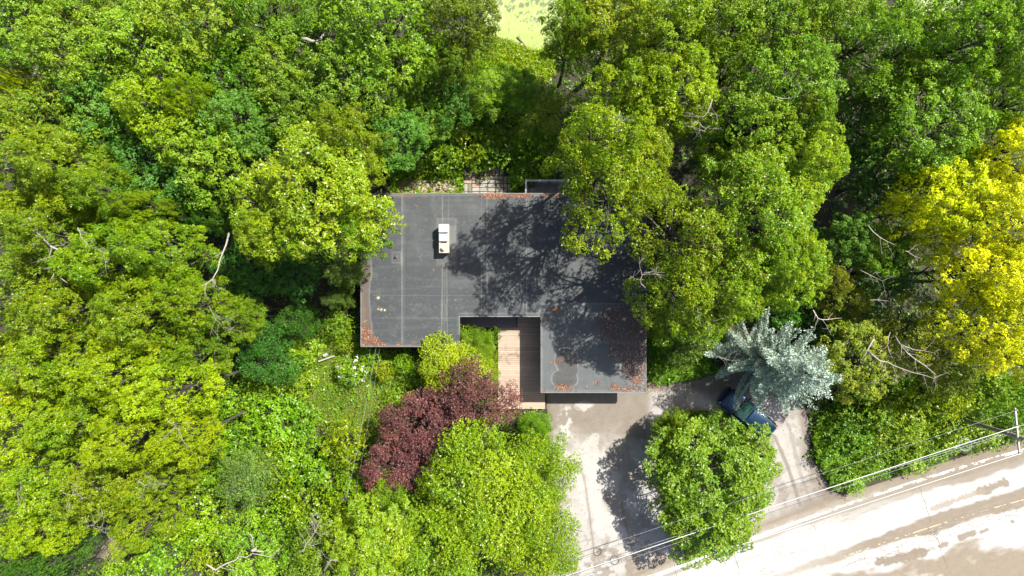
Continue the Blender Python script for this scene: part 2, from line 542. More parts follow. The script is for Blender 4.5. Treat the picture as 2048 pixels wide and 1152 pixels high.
# ---------------------------------------------------------------- driveway
drive_poly = [(1091, 765), (1250, 765), (1296, 776), (1335, 772), (1400, 758), (1450, 742), (1520, 735), (1575, 745), (1603, 790), (1616, 840),
              (1622, 870), (1618, 905), (1640, 945), (1668, 984), (1720, 1004), (1770, 996), (1800, 985), (1800, 1010), (1600, 1070), (1400, 1150), (1290, 1200), (1085, 1290),
              (1092, 1160), (1108, 1080), (1112, 1000), (1108, 940), (1100, 880), (1095, 830)]
island = smooth_poly([(1325, 850), (1370, 820), (1440, 822), (1496, 856), (1520, 900), (1526, 960), (1508, 1030), (1466, 1068), (1425, 1092), (1382, 1106), (1345, 1084), (1328, 1020), (1314, 940)], 2)
def drive_col(x, y):
    a = fbm(x * .022, y * .022, 41); b = fbm(x * .07, y * .07, 42); c = fbm(x * .25, y * .25, 43, 3); d = fbm(x * .012, y * .012, 44)
    col = np.tile(np.array([[0.385, 0.365, 0.34]]), (len(x), 1)) * (0.86 + .28 * b)[:, None]
    tan = (0.185, 0.155, 0.120); brown = (0.12, 0.09, 0.062); pale = (0.43, 0.41, 0.385)
    top = sstep(900, 850, y + (a - .5) * 120 + (x - 1180) * -.12) * sstep(1310, 1290, x)
    col = lay(col, top * (.75 + .25 * b), tan)
    col = lay(col, sstep(.50, .60, a + .18 * (b - .5)) * .55 * (1 - top), tan)
    streak = sstep(16, 7, np.abs(x - 1128 - (b - .5) * 18) + (c - .5) * 12) * sstep(805, 820, y) * sstep(960, 900, y) * sstep(.42, .55, b)
    col = lay(col, streak, pale)
    col = lay(col, sstep(18, 10, np.hypot((x - 1168) * .8, (y - 812) * 1.6) + (c - .5) * 14) * .9, pale)
    # broad pale slab in the middle with its worn outline
    slab = smooth_poly([(1165, 880), (1188, 858), (1200, 870), (1204, 930), (1200, 1000), (1230, 1040), (1290, 1080), (1330, 1110), (1240, 1120), (1180, 1060), (1150, 980), (1146, 920)], 2)
    ins = inpoly(x, y, slab)
    ds = dpoly(x, y, slab, True) * np.where(ins, 1, -1) + (b - .5) * 22 + (c - .5) * 8
    col = lay(col, sstep(0, 5, ds) * .75, (0.44, 0.425, 0.40))
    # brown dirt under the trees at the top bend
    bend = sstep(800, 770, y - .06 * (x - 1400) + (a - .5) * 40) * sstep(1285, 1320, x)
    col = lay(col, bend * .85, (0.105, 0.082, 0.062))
    # right branch: wheel tracks
    tr = dpoly(x, y, smooth_poly([(1548, 872), (1562, 900), (1580, 945), (1592, 985), (1600, 1010)], 2, False))
    col = lay(col, sstep(5, 2, tr + (b - .5) * 4) * .8, tan)
    tr = dpoly(x, y, smooth_poly([(1578, 850), (1585, 880), (1598, 940), (1620, 1000)], 2, False))
    col = lay(col, sstep(5, 2, tr + (b - .5) * 6) * .45, tan)
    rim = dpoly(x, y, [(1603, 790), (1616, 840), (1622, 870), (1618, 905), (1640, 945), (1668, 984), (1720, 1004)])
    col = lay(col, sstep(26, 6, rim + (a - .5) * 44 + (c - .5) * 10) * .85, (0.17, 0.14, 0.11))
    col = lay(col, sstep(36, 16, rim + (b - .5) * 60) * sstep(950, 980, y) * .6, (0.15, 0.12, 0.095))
    # joints
    for pts, w in (([(1160, 930), (1170, 965), (1180, 1040), (1186, 1085), (1192, 1150)], 1.6), ([(1243, 1005), (1252, 1050), (1265, 1098), (1275, 1115)], 1.6)):
        dj = dpoly(x, y, pts)
        col = lay(col, sstep(w + .8, w * .2, dj + (c - .5) * 2.5) * .7, (0.17, 0.145, 0.115))
        col = lay(col, sstep(8, 1, dj + (b - .5) * 14) * .22, tan)
    # blotches near the road mouth
    low = sstep(1030, 1110, y) * sstep(1420, 1340, x)
    col = lay(col, sstep(.53, .60, b + .22 * (c - .5)) * low * .75, (0.20, 0.165, 0.125))
    col = lay(col, sstep(40, 12, np.hypot((x - 1112) * 1.0, (y - 1100) * .6) + (b - .5) * 50) * .8, (0.15, 0.115, 0.08))
    col = lay(col, sstep(.70, .76, c * .8 + b * .2) * .7, (0.17, 0.13, 0.09))
    # dirty shoulder along the road
    tt, vv = road_uv_from_px(x, y)
    col = lay(col, sstep(-1.5, -.75, vv + (b - .5) * 1.2) * .8, (0.22, 0.185, 0.145))
    col = lay(col, sstep(1500, 1640, x) * sstep(-3.4, -2.2, vv + (b - .5) * 2.2 + (c - .5) * 1) * .55, (0.16, 0.13, 0.10))
    # crumbled edges
    isl = dpoly(x, y, island, True)
    col = lay(col, sstep(12, 3, isl + (b - .5) * 16) * .6, (0.15, 0.12, 0.085))
    left = dpoly(x, y, [(1091, 765), (1095, 830), (1100, 880), (1108, 940), (1112, 1000), (1108, 1080), (1092, 1160)])
    col = lay(col, sstep(9, 2, left + (b - .5) * 12) * .7, (0.15, 0.12, 0.085))
    return rgba(col)
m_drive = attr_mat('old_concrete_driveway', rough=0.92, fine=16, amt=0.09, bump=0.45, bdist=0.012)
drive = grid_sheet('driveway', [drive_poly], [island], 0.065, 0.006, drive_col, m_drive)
tag(drive, kind='structure')

# ---------------------------------------------------------------- pond
def pond_col(x, y):
    a = fbm(x * .03, y * .03, 51); b = fbm(x * .12, y * .12, 52); c = fbm(x * .4, y * .4, 53, 3)
    col = np.tile(np.array([[0.30, 0.39, 0.10]]), (len(x), 1)) * (.88 + .24 * b)[:, None]
    col = lay(col, sstep(.5, .62, a) * .35, (0.43, 0.47, 0.20))
    col = lay(col, sstep(.60, .68, c * .45 + b * .55 + .12 * sstep(60, 5, y)) * .8, (0.055, 0.075, 0.04))
    col = lay(col, sstep(.66, .72, c) * sstep(.45, .6, a) * .5, (0.12, 0.15, 0.06))
    col = lay(col, sstep(55, 78, y + (b - .5) * 30) * .55, (0.24, 0.32, 0.045))
    return rgba(col)
m_pond = attr_mat('duckweed_water', rough=0.7, fine=26, amt=0.06, bump=0.1)
pond_poly = smooth_poly([(940, -140), (1160, -140), (1150, 0), (1125, 60), (1100, 96), (1068, 102), (1040, 90), (1005, 80), (978, 70), (960, 10)], 2)
pond = grid_sheet('pond', [pond_poly], [], 0.10, 0.008, pond_col, m_pond); tag(pond, kind='structure')
pond2_poly = smooth_poly([(1800, -130), (1960, -130), (1935, 20), (1850, 35), (1815, 0)], 2)
pond2 = grid_sheet('pond', [pond2_poly], [], 0.2, 0.008, pond_col, m_pond); tag(pond2, kind='structure')

# lawn base and bare earth patches (sheets a little above the ground)
def flat_sheet(name, pts, z, mat):
    me = bpy.data.meshes.new(name)
    me.from_pydata([W3(x, y, z)[:2] + (z,) for x, y in pts], [], [tuple(range(len(pts)))])
    o = link_mesh(name, me, mat); tag(o, kind='structure'); return o
m_lawn = noise_mat('lawn_soil', (0.055, 0.085, 0.012), (0.10, 0.10, 0.03), scale=1.6, rough=1, bump=0.3, bdist=0.03)
lawn_pts = smooth_poly([(640, 665), (700, 650), (722, 700), (850, 715), (860, 780), (760, 860), (720, 900), (680, 880), (640, 860), (585, 810), (600, 730)], 2)
flat_sheet('lawn', lawn_pts, 0.004, m_lawn)
lawn2_pts = smooth_poly([(1290, 660), (1345, 660), (1440, 735), (1430, 748), (1335, 768), (1300, 770), (1288, 740)], 2)
flat_sheet('lawn', lawn2_pts, 0.004, m_lawn)
m_dirt = noise_mat('bare_earth', (0.10, 0.07, 0.05), (0.22, 0.165, 0.13), scale=2.2, rough=1, bump=0.6, bdist=0.05)
dirt_a = smooth_poly([(160, 1068), (225, 1066), (250, 1100), (238, 1130), (205, 1115), (165, 1112)], 2)
flat_sheet('bare_earth', dirt_a, 0.004, m_dirt)
dirt_b = smooth_poly([(1100, 806), (1296, 745), (1340, 742), (1330, 775), (1298, 778)], 2)
dirt_b = smooth_poly([(1292, 735), (1312, 730), (1330, 745), (1322, 776), (1294, 780)], 2)
flat_sheet('bare_earth', dirt_b, 0.0085, m_dirt)
dirt_c = smooth_poly([(796, 362), (850, 358), (915, 362), (922, 386), (860, 388), (798, 386)], 2)
flat_sheet('bare_earth', dirt_c, 0.004, noise_mat('pale_soil', (0.16, 0.125, 0.075), (0.28, 0.22, 0.14), scale=3, rough=1, bump=0.5, bdist=0.03))

# ================================================================= house
RH = 3.3
roof_px = [(722, 387), (1292, 387), (1292, 785), (1082, 785), (1082, 633), (919, 633), (919, 693), (722, 693)]
roof_w = [W(x, y, RH) for x, y in roof_px]
house = empty('flat_roofed_house', (W(900, 560, RH)[0], W(900, 560, RH)[1], 0))
tag(house, 'single storey house with a flat dark grey membrane roof, surrounded by trees', 'house')
HI = Matrix.Translation(-house.location)
def hpart(name, me_or_mb, mat, parent=None, **kw):
    me = me_or_mb.mesh(name, **kw) if isinstance(me_or_mb, MB) else me_or_mb
    me.transform(HI)
    return link_mesh(name, me, mat, parent or house)

m_wall = noise_mat('grey_brown_siding', (0.10, 0.085, 0.07), (0.15, 0.13, 0.11), scale=3, rough=0.85, bump=0.2, stretch=(1, 1, 9))
m_fascia = noise_mat('fascia_paint', (0.045, 0.04, 0.038), (0.07, 0.06, 0.055), scale=5, rough=0.7)
m_edge = noise_mat('drip_edge_metal', (0.12, 0.12, 0.125), (0.19, 0.185, 0.18), scale=3, rough=0.55, bump=0.05)
m_glass = noise_mat('window_glass', (0.02, 0.025, 0.03), (0.03, 0.035, 0.04), scale=1, rough=0.05, bump=0)
m_trim = noise_mat('window_trim', (0.3, 0.29, 0.27), (0.4, 0.39, 0.36), scale=3, rough=0.6, bump=0)

def prism(poly, z0, z1, cap=True):
    me = bpy.data.meshes.new('prism')
    n = len(poly)
    v = [(x, y, z0) for x, y in poly] + [(x, y, z1) for x, y in poly]
    f = [(i, (i + 1) % n, n + (i + 1) % n, n + i) for i in range(n)]
    if cap: f += [tuple(range(n)), tuple(range(n, 2 * n))]
    me.from_pydata(v, [], f)
    bm = bmesh.new(); bm.from_mesh(me); bmesh.ops.recalc_face_normals(bm, faces=bm.faces); bm.to_mesh(me); bm.free()
    return me
def inset(poly, d):
    """inset of an axis aligned outline given clockwise in picture sense"""
    out = []; n = len(poly)
    cx = sum(p[0] for p in poly) / n
    for i in range(n):
        p = poly[i]; a = poly[i - 1]; b = poly[(i + 1) % n]
        e1 = (p[0] - a[0], p[1] - a[1]); e2 = (b[0] - p[0], b[1] - p[1])
        # inward normal for clockwise in x-right/y-up world: right of travel
        def nrm(e): L = math.hypot(*e); return (e[1] / L, -e[0] / L)
        n1, n2 = nrm(e1), nrm(e2)
        out.append((p[0] + (n1[0] + n2[0]) * d, p[1] + (n1[1] + n2[1]) * d))
    return out
wall_o = inset(roof_w, 0.55)
hpart('wall', prism(wall_o, 0, RH - 0.27, cap=False), m_wall)
hpart('roof_deck', prism(inset(roof_w, 0.012), RH - 0.265, RH - 0.002), m_fascia)

def roof_col(x, y):
    a = fbm(x * .02, y * .02, 61); b = fbm(x * .06, y * .06, 62); c = fbm(x * .3, y * .3, 63, 3); d = fbm(x * .5, y * .035, 64, 3); e = fbm(x * .035, y * .5, 65, 3)
    gar = ((x > 1082) & (y > 606)).astype(float)
    col = np.tile(np.array([[0.024, 0.031, 0.034]]), (len(x), 1)) * (.82 + .36 * a)[:, None]
    col = lay(col, gar * .85, (0.068, 0.082, 0.084))
    sheet = np.floor((x - 722) / 84).astype(int)
    col *= (1 + 0.06 * np.sin(sheet * 2.3))[:, None]
    col *= (.92 + .16 * d)[:, None] * (.94 + .12 * e)[:, None]
    col = lay(col, sstep(.55, .72, b) * .22, (0.10, 0.103, 0.10))
    pale = (0.17, 0.175, 0.17); brown = (0.075, 0.055, 0.036); rust = (0.13, 0.06, 0.03)
    def seam(pts, w, s, colr_=pale, wob=1.2):
        nonlocal col
        dd = dpoly(x, y, pts) + (c - .5) * wob
        col = lay(col, sstep(w + 1.0, w * .3, dd) * s * (.55 + .6 * b), colr_)
    seam([(804, 388), (804, 690)], .8, .75); seam([(808, 388), (808, 690)], .4, .3)
    seam([(804, 500), (804, 530)], 2.2, .45)
    seam([(885, 388), (885, 446)], .6, .75); seam([(885, 528), (883, 692)], .7, .7); seam([(889, 530), (889, 690)], .3, .4); seam([(897, 388), (897, 445)], .3, .3)
    seam([(893, 525), (895, 692)], .5, .6); seam([(884, 600), (884, 640)], 2.4, .35); seam([(892, 610), (892, 640)], 2.4, .35)
    seam([(963, 388), (963, 632)], .5, .35); seam([(974, 388), (974, 632)], .7, .6); seam([(963, 560), (963, 632)], .7, .6); seam([(968, 590), (968, 602)], 3, .4)
    seam([(1053, 388), (1053, 632)], .9, .5); seam([(1047, 560), (1047, 632)], .5, .5); seam([(1057, 388), (1057, 560)], .4, .35); seam([(1130, 388), (1130, 610)], .5, .3)
    seam([(745, 591), (970, 591)], .3, .28); seam([(745, 636), (915, 636)], .3, .3); seam([(740, 560), (1040, 560)], .3, .15); seam([(970, 505), (1085, 505)], .5, .35)
    seam([(1085, 609), (1292, 607)], .5, .5); seam([(1086, 611), (1080, 618), (1078, 636), (1084, 650)], 1.4, .7)
    seam([(1130, 612), (1135, 690)], .4, .3); seam([(1210, 612), (1210, 680)], .4, .25)
    # edges of the membrane
    for pts in ([(722, 390), (1290, 390)], [(919, 633), (1082, 633)], [(917, 633), (917, 693)], [(722, 691), (919, 691)], [(1084, 640), (1084, 783)], [(1084, 782), (1290, 782)]):
        seam(pts, 1.8, .42)
    seam([(919, 627), (1082, 627)], 1.2, .45)
    # worn pale ring round the chimney, patch round the vent
    ring = np.maximum(np.abs(x - 893) - 18, np.abs(y - 484) - 46)
    col = lay(col, sstep(3, -3, ring + (b - .5) * 14) * .38, (0.115, 0.12, 0.112))
    col = lay(col, np.exp(-(ring / 2.2) ** 2) * .35 * sstep(.4, .55, b), pale)
    col = lay(col, sstep(2, -1, np.maximum(np.abs(x - 905) - 7, np.abs(y - 478) - 26) + (c - .5) * 3) * .4, (0.15, 0.155, 0.15))
    r2 = np.maximum(np.abs(x - 793) - 9, np.abs(y - 515) - 11)
    col = lay(col, sstep(.8, -.5, r2) * .3, (0.09, 0.092, 0.088)); col = lay(col, np.exp(-(r2 / .8) ** 2) * .5, pale)
    # pale scuffs
    rs = np.random.default_rng(5)
    for i in range(120):
        sx, sy = rs.uniform(760, 1075), rs.uniform(570, 690)
        if sx > 915 and sy > 628: continue
        col = lay(col, sstep(rs.uniform(1.2, 2.6), .5, np.hypot(x - sx, (y - sy)) + (c - .5) * 1.4) * rs.uniform(.15, .6), pale)
    for i in range(50):
        sx, sy = rs.uniform(760, 1280), rs.uniform(400, 770)
        col = lay(col, sstep(rs.uniform(1.2, 2.2), .4, np.hypot(x - sx, (y - sy)) + (c - .5) * 1.4) * rs.uniform(.1, .4), pale)
    for sx, sy, rr in ((757, 596, 4), (763, 619, 4), (769, 620, 3), (757, 618, 3)):
        col = lay(col, sstep(rr, rr * .4, np.hypot(x - sx, y - sy) + (c - .5) * 4), (0.42, 0.36, 0.22))
    # silt strip on the left edge with its pale tide line
    lx = 741 + 2.5 * np.sin(y * .05) + (b - .5) * 5
    inl = (x < 800) * sstep(500, 530, y) * sstep(692, 660, y)
    col = lay(col, sstep(lx, lx - 2.5, x) * inl * .85, (0.092, 0.068, 0.045))
    col = lay(col, sstep(lx - 6, lx - 14, x) * inl * .35 * sstep(.4, .6, a), (0.15, 0.105, 0.065))
    col = lay(col, np.exp(-((x - lx) / 1.4) ** 2) * sstep(505, 530, y) * .6, pale)
    col = lay(col, sstep(26, 14, np.hypot(x - 728, (y - 676) * .9) + (b - .5) * 14) * .85, rust)
    for sx, sy, rr, s in ((750, 681, 9, .9), (757, 687, 8, .9), (770, 689, 5, .9), (800, 688, 6, .85), (828, 685, 5, .7), (845, 690, 6, .8), (862, 688, 9, .85), (818, 391, 9, .5), (850, 391, 6, .5)):
        col = lay(col, sstep(rr, rr * .5, np.hypot((x - sx) * .7, (y - sy) * 1.3) + (c - .5) * 5 + (b - .5) * 4) * s, rust)
    for x0, x1, s in ((965, 1015, .95), (1022, 1062, .8), (1080, 1130, .5), (780, 812, .35)):
        col = lay(col, sstep(10, 3, (y - 388) + (b - .5) * 12 + (c - .5) * 6) * sstep(x0, x0 + 8, x) * sstep(x1, x1 - 8, x) * s, (0.26, 0.10, 0.03))
    # the figure-of-eight puddle and the big leaf-littered low spot
    e1 = np.hypot((x - 1133) / 21, (y - 722) / 24); e2 = np.hypot((x - 1129) / 24, (y - 757) / 17); e3 = np.hypot((x - 1146) / 9, (y - 740) / 14)
    ee = np.minimum(np.minimum(e1, e2), e3) + (b - .5) * .25
    col = lay(col, sstep(1.0, .86, ee) * .95, (0.036, 0.034, 0.029))
    col = lay(col, np.exp(-((ee - .99) / .05) ** 2) * .85, (0.02, 0.022, 0.024)); col = lay(col, np.exp(-((ee - 1.13) / .05) ** 2) * .6, (0.20, 0.205, 0.2))
    lit = litter_poly_r
    ins = inpoly(x, y, lit); dl = dpoly(x, y, lit, True); sd = np.where(ins, dl, -dl) + (b - .5) * 16 + (c - .5) * 7 - 3
    col = lay(col, sstep(-2, 3, sd) * .9, (0.042, 0.034, 0.032))
    col = lay(col, sstep(2, 9, sd) * sstep(.42, .62, b) * .5, (0.085, 0.052, 0.036))
    col = lay(col, np.exp(-((sd + 4) / 2.2) ** 2) * .5 * sstep(690, 730, y), (0.20, 0.20, 0.195))
    col = lay(col, sstep(.66, .74, c) * .18, (0.16, 0.16, 0.15))
    col = lay(col, sstep(.5, .7, fbm(x * .012, y * .11, 91)) * .16, (0.10, 0.11, 0.11))
    col = lay(col, sstep(.52, .7, fbm(x * .10, y * .012, 92)) * .14, (0.02, 0.024, 0.026))
    return rgba(col)
litter_poly_r = smooth_poly([(1192, 648), (1200, 628), (1225, 612), (1296, 604), (1296, 775), (1262, 770), (1248, 752), (1244, 726), (1228, 716), (1218, 690), (1204, 668)], 1)
def roof_wet(x, y):
    e = np.minimum(np.hypot((x - 1133) / 20, (y - 722) / 23), np.hypot((x - 1129) / 23, (y - 757) / 16))
    w = sstep(1, .8, e) * .55
    ins = inpoly(x, y, litter_poly_r)
    return np.clip(w + ins * .35, 0, 1)
m_roof = attr_mat('roof_membrane', rough=0.62, wet=True, fine=14, amt=0.04, bump=0.2, bdist=0.006)
rf = grid_sheet('roof_membrane', [[(722, 387), (1292, 387), (1292, 785), (1082, 785), (1082, 633), (722, 633)], [(722, 633), (919, 633), (919, 693), (722, 693)]], [], 0.045, RH, roof_col, m_roof, wetfn=roof_wet)
rf.data.transform(HI); rf.parent = house
# metal edge strips all round
n = len(roof_w)
for i in range(n):
    a_, b_ = roof_w[i], roof_w[(i + 1) % n]
    L = math.hypot(b_[0] - a_[0], b_[1] - a_[1]); an = math.atan2(b_[1] - a_[1], b_[0] - a_[0])
    horiz = abs(math.cos(an)) > .5
    mb = MB().box(((a_[0] + b_[0]) / 2, (a_[1] + b_[1]) / 2, RH - 0.02), (L + (0.06 if horiz else -0.06), 0.06, 0.10), an)
    hpart('roof_edge', mb, m_edge, bevel=0.008)

# windows and doors under the eaves
def window(x, y, w, h, z, ax, nrm):
    f = MB(); t = 0.06
    def bx(cx, cz, sx, sz, d=0.07):
        if ax == 'x': f.box((x + cx, y + nrm * .03, z + cz), (sx, d, sz))
        else: f.box((x + nrm * .03, y + cx, z + cz), (d, sx, sz))
    bx(0, h / 2, w, t); bx(0, -h / 2, w, t); bx(-w / 2 + t / 2, 0, t, h - t); bx(w / 2 - t / 2, 0, t, h - t); bx(0, 0, t * .7, h - t)
    fr = hpart('window', f, m_trim)
    g = MB()
    if ax == 'x': g.box((x, y + nrm * .012, z), (w - .1, .02, h - .1))
    else: g.box((x + nrm * .012, y, z), (.02, w - .1, h - .1))
    hpart('pane', g, m_glass, fr)
yb = wall_o[7][1]; yt = wall_o[0][1]; xl = wall_o[0][0]; xr = wall_o[1][0]
ygar = wall_o[2][1]; ymid = wall_o[4][1]
window(-10.2, yb, 1.6, 1.1, 1.7, 'x', -1); window(-6.6, yb, 1.6, 1.1, 1.7, 'x', -1)
window(-8.5, yt, 1.5, 1.1, 1.7, 'x', 1); window(-1.9, yt, 1.9, 1.9, 1.15, 'x', 1); window(4.6, yt, 1.5, 1.1, 1.7, 'x', 1)
window(xl, -1.2, 1.6, 1.1, 1.7, 'y', -1); window(xl, 3.6, 1.3, 1.1, 1.7, 'y', -1); window(xr, 1.5, 1.4, 1.1, 1.7, 'y', 1)
window(-1.6, ymid, 1.6, 1.3, 1.75, 'x', -1)
m_door = noise_mat('door_paint', (0.16, 0.05, 0.035), (0.2, 0.07, 0.045), scale=3, rough=0.5)
dr = hpart('door', MB().box((0.9, ymid - .03, 1.5), (0.95, .06, 2.05)), m_door, bevel=.01)
hpart('handle', MB().tube([(1.24, ymid - .07, 1.45), (1.24, ymid - .12, 1.45), (1.12, ymid - .12, 1.45)], .015), m_edge, dr)
gd = hpart('garage_door', MB().box(((roof_w[3][0] + roof_w[2][0]) / 2 - .6, ygar - .03, 1.1), (4.9, .06, 2.2)), m_trim, bevel=.01)
for k in range(4):
    hpart('panel', MB().box(((roof_w[3][0] + roof_w[2][0]) / 2 - .6, ygar - .075, .3 + k * .54), (4.7, .03, .46)), m_trim, gd, bevel=.008)

# chimney
m_stucco = noise_mat('chimney_render', (0.36, 0.32, 0.25), (0.45, 0.40, 0.33), scale=7, rough=0.9, bump=0.4)
m_crown = noise_mat('chimney_mortar', (0.34, 0.29, 0.22), (0.44, 0.38, 0.30), scale=9, rough=0.9, bump=0.4)
m_cap = noise_mat('white_cap_metal', (0.42, 0.42, 0.42), (0.50, 0.50, 0.51), scale=5, rough=0.5, bump=0.05)
m_cap2 = noise_mat('bluish_cap_metal', (0.25, 0.28, 0.34), (0.31, 0.34, 0.40), scale=8, rough=0.45, bump=0.05)
m_dark = noise_mat('flue_black', (0.01, 0.01, 0.01), (0.02, 0.02, 0.02), scale=4, rough=0.9, bump=0)
m_rust = noise_mat('rust', (0.22, 0.11, 0.05), (0.36, 0.20, 0.11), scale=9, rough=0.9, bump=0.1)
cx0, cy1 = W(878, 448, 4.25); cx1, cy0 = W(898, 506, 4.25)
cxm, cym = (cx0 + cx1) / 2, (cy0 + cy1) / 2; cw, cl_ = cx1 - cx0, cy1 - cy0
ch = hpart('chimney', MB().box((cxm, cym, (RH + 4.2000) / 2), (cw - .04, cl_ - .04, 4.2000 - RH)), m_stucco, bevel=.01)
hpart('chimney_crown', MB().box((cxm, cym, 4.2400), (cw, cl_, .08)), m_crown, ch, bevel=.015)
for k in (0, 1):
    yy = cym + cl_ * (.345 if k == 0 else .03)
    for sx in (-1, 1):
        for sy in (-1, 1): hpart('cap_leg', MB().box((cxm - .02 + sx * .2, yy + sy * .17, 4.3400), (.03, .03, .12)), m_cap, ch)
    hpart('chimney_cover', MB().box((cxm - .01 - .01 * k, yy, 4.4200), (cw - .01 - .05 * k, .57 - .03 * k, .035)), m_cap if k == 0 else m_cap2, ch, bevel=.012)
    hpart('flue_opening', MB().box((cxm - .02, yy, 4.2880), (.34, .34, .012)), m_dark, ch)
    hpart('flue_opening', MB().box((cxm - .03, yy - .345, 4.2860), (.42, .07, .016)), m_dark, ch)
rb = MB(); yy = cym + cl_ * .345
for dx, dy, sx, sy in ((.11, .0, .035, .25), (0, -.11, .2, .035), (-.11, -.06, .035, .14), (.05, .11, .12, .03)):
    rb.box((cxm + dx, yy + dy, 4.4405), (sx, sy, .004))
hpart('rust_stain', rb, m_rust, ch)
yy = cym - cl_ * .34
hpart('flue_pipe', MB().tube([(cxm, yy, 4.2800), (cxm, yy, 4.5200)], .075, 14), m_cap, ch)
hpart('flue_cap', MB().tube([(cxm + .0, yy, 4.5500), (cxm, yy, 4.5800), (cxm, yy, 4.6200)], [.15, .15, .03], 16), m_cap, ch)
# vent pipe
vx, vy = W(792, 514, RH)
vp = hpart('vent_pipe', MB().tube([(vx, vy, RH), (vx, vy, RH + .28)], .05, 12, cap=False), m_cap)
hpart('vent_flashing', MB().tube([(vx, vy, RH + .001), (vx, vy, RH + .05)], [.16, .06], 14), m_fascia, vp)
vx, vy = W(1041, 449, RH)
vp = hpart('roof_drain', MB().tube([(vx, vy, RH), (vx, vy, RH + .06)], [.16, .13], 16), m_fascia)
for px, py in ((1172, 618), (962, 436)):
    vx, vy = W(px, py, RH)
    hpart('vent_pipe', MB().tube([(vx, vy, RH), (vx, vy, RH + .2)], .045, 12, cap=False), m_edge)

# ---------------------------------------------------------------- deck of brown boards
m_plank = noise_mat('brown_deck_board', (0.33, 0.245, 0.18), (0.43, 0.33, 0.25), scale=2.5, rough=0.65, bump=0.2, stretch=(1, 9, 9), bdist=.004)
m_frame = noise_mat('deck_joist', (0.06, 0.045, 0.035), (0.09, 0.07, 0.055), scale=3, rough=0.8)
DZ = 0.45
deck = empty('wooden_deck', W3(1042, 730, 0)); tag(deck, 'long deck of reddish brown boards beside the garage wall', 'deck')
DI = Matrix.Translation(-deck.location)
x0, yt_ = W(996, 655, DZ); x1, yb_ = W(1090, 818, DZ); xm, ytop = W(1035, 628, DZ)
pm = None; nb = 42; pitch = (yt_ - yb_) / nb
def plank_mesh(L, w, name):
    return MB().box((0, 0, 0), (L, w, .035)).mesh(name, bevel=.004)
pm = plank_mesh(x1 - x0, pitch - .014, 'plank')
for i in range(nb):
    o = link_mesh('plank', pm, m_plank, deck)
    o.location = Vector(((x0 + x1) / 2, yb_ + (i + .5) * pitch, DZ - .0175)) - deck.location + Vector((random.uniform(-.004, .004), 0, random.uniform(-.002, .002)))
pm2 = plank_mesh(x1 - xm, pitch - .014, 'plank')
yc = yt_
while yc < ytop + .3:
    o = link_mesh('plank', pm2, m_plank, deck)
    o.location = Vector(((xm + x1) / 2, yc + .5 * pitch, DZ - .0175)) - deck.location
    yc += pitch
fr = MB()
for xx in (x0 + .05, (x0 + x1) / 2, x1 - .05): fr.box((xx, (yt_ + yb_) / 2, DZ - .13), (.05, yt_ - yb_ - .02, .18))
fr.box(((x0 + x1) / 2, yb_ + .03, DZ - .13), (x1 - x0 - .14, .04, .18))
for xx in (x0 + .06, x1 - .06):
    for k in range(4): fr.box((xx, yb_ + .1 + k * (yt_ - yb_ - .2) / 3, DZ / 2 - .11), (.09, .09, DZ - .22))
me = fr.mesh('joist'); me.transform(DI); link_mesh('joist', me, m_frame, deck)

# dark walkway of narrow boards under the eave
m_wk = noise_mat('charcoal_board', (0.085, 0.075, 0.085), (0.125, 0.11, 0.12), scale=2.5, rough=0.7, bump=0.2, stretch=(1, 9, 9), bdist=.004)
WZ = 0.95
wk = empty('raised_walkway', W3(976, 645, 0)); tag(wk, 'short raised walkway of charcoal boards in the shade of the eave', 'walkway')
x0, y1_ = W(921, 633, WZ); x1, y0_ = W(1033, 655, WZ); y1_ += .35
nb = 8; pw = (y1_ - y0_) / nb
pm = plank_mesh(x1 - x0, pw - .014, 'board')
for i in range(nb):
    o = link_mesh('board', pm, m_wk, wk); o.location = Vector(((x0 + x1) / 2, y0_ + (i + .5) * pw, WZ - .0175)) - wk.location
fr = MB().box(((x0 + x1) / 2, y0_ + .03, WZ - .12), (x1 - x0, .05, .16)).box((x1 - .025, (y0_ + y1_) / 2, WZ - .121), (.05, y1_ - y0_ - .12, .16))
for k in range(4): fr.box((x0 + .1 + k * (x1 - x0 - .2) / 3, y0_ + .12, (WZ - .04) / 2), (.09, .09, WZ - .04))
me = fr.mesh('frame'); me.transform(Matrix.Translation(-wk.location)); link_mesh('frame', me, m_frame, wk)

# ---------------------------------------------------------------- back deck with a pale railing
m_rail = noise_mat('pale_grey_railing', (0.55, 0.56, 0.56), (0.66, 0.67, 0.67), scale=4, rough=0.6, bump=0.1)
m_bd = noise_mat('grey_deck_board', (0.17, 0.17, 0.19), (0.24, 0.24, 0.26), scale=3, rough=0.8, bump=0.2, stretch=(1, 8, 8))
bd = empty('back_deck', W3(1095, 376, 0)); tag(bd, 'small grey back deck with a pale railing against the top roof edge', 'deck')
BI = Matrix.Translation(-bd.location)
BZ, RZ = 0.6, 1.55
x0, y1_ = W(1052, 361, RZ); x1 = W(1150, 361, RZ)[0]; y0_ = wall_o[0][1] + .02
yy = y0_; pw = .145
pm = plank_mesh(x1 - x0, pw - .012, 'board')
while yy < y1_ - .02:
    o = link_mesh('board', pm, m_bd, bd); o.location = Vector(((x0 + x1) / 2, yy + pw / 2, BZ)) - bd.location; yy += pw
def bpart(name, mb, mat, **kw):
    me = mb.mesh(name, **kw); me.transform(BI); return link_mesh(name, me, mat, bd)
bpart('rail', MB().box(((x0 + x1) / 2, y1_, RZ), (x1 - x0 + .14, .14, .04)), m_rail, bevel=.006)
bpart('rail', MB().box((x0, (y0_ + y1_) / 2 - .04, RZ), (.14, y1_ - y0_ - .10, .04)), m_rail, bevel=.006)
bpart('rail', MB().box(((x0 + x1) / 2, y1_, BZ + .12), (x1 - x0, .05, .05)), m_rail)
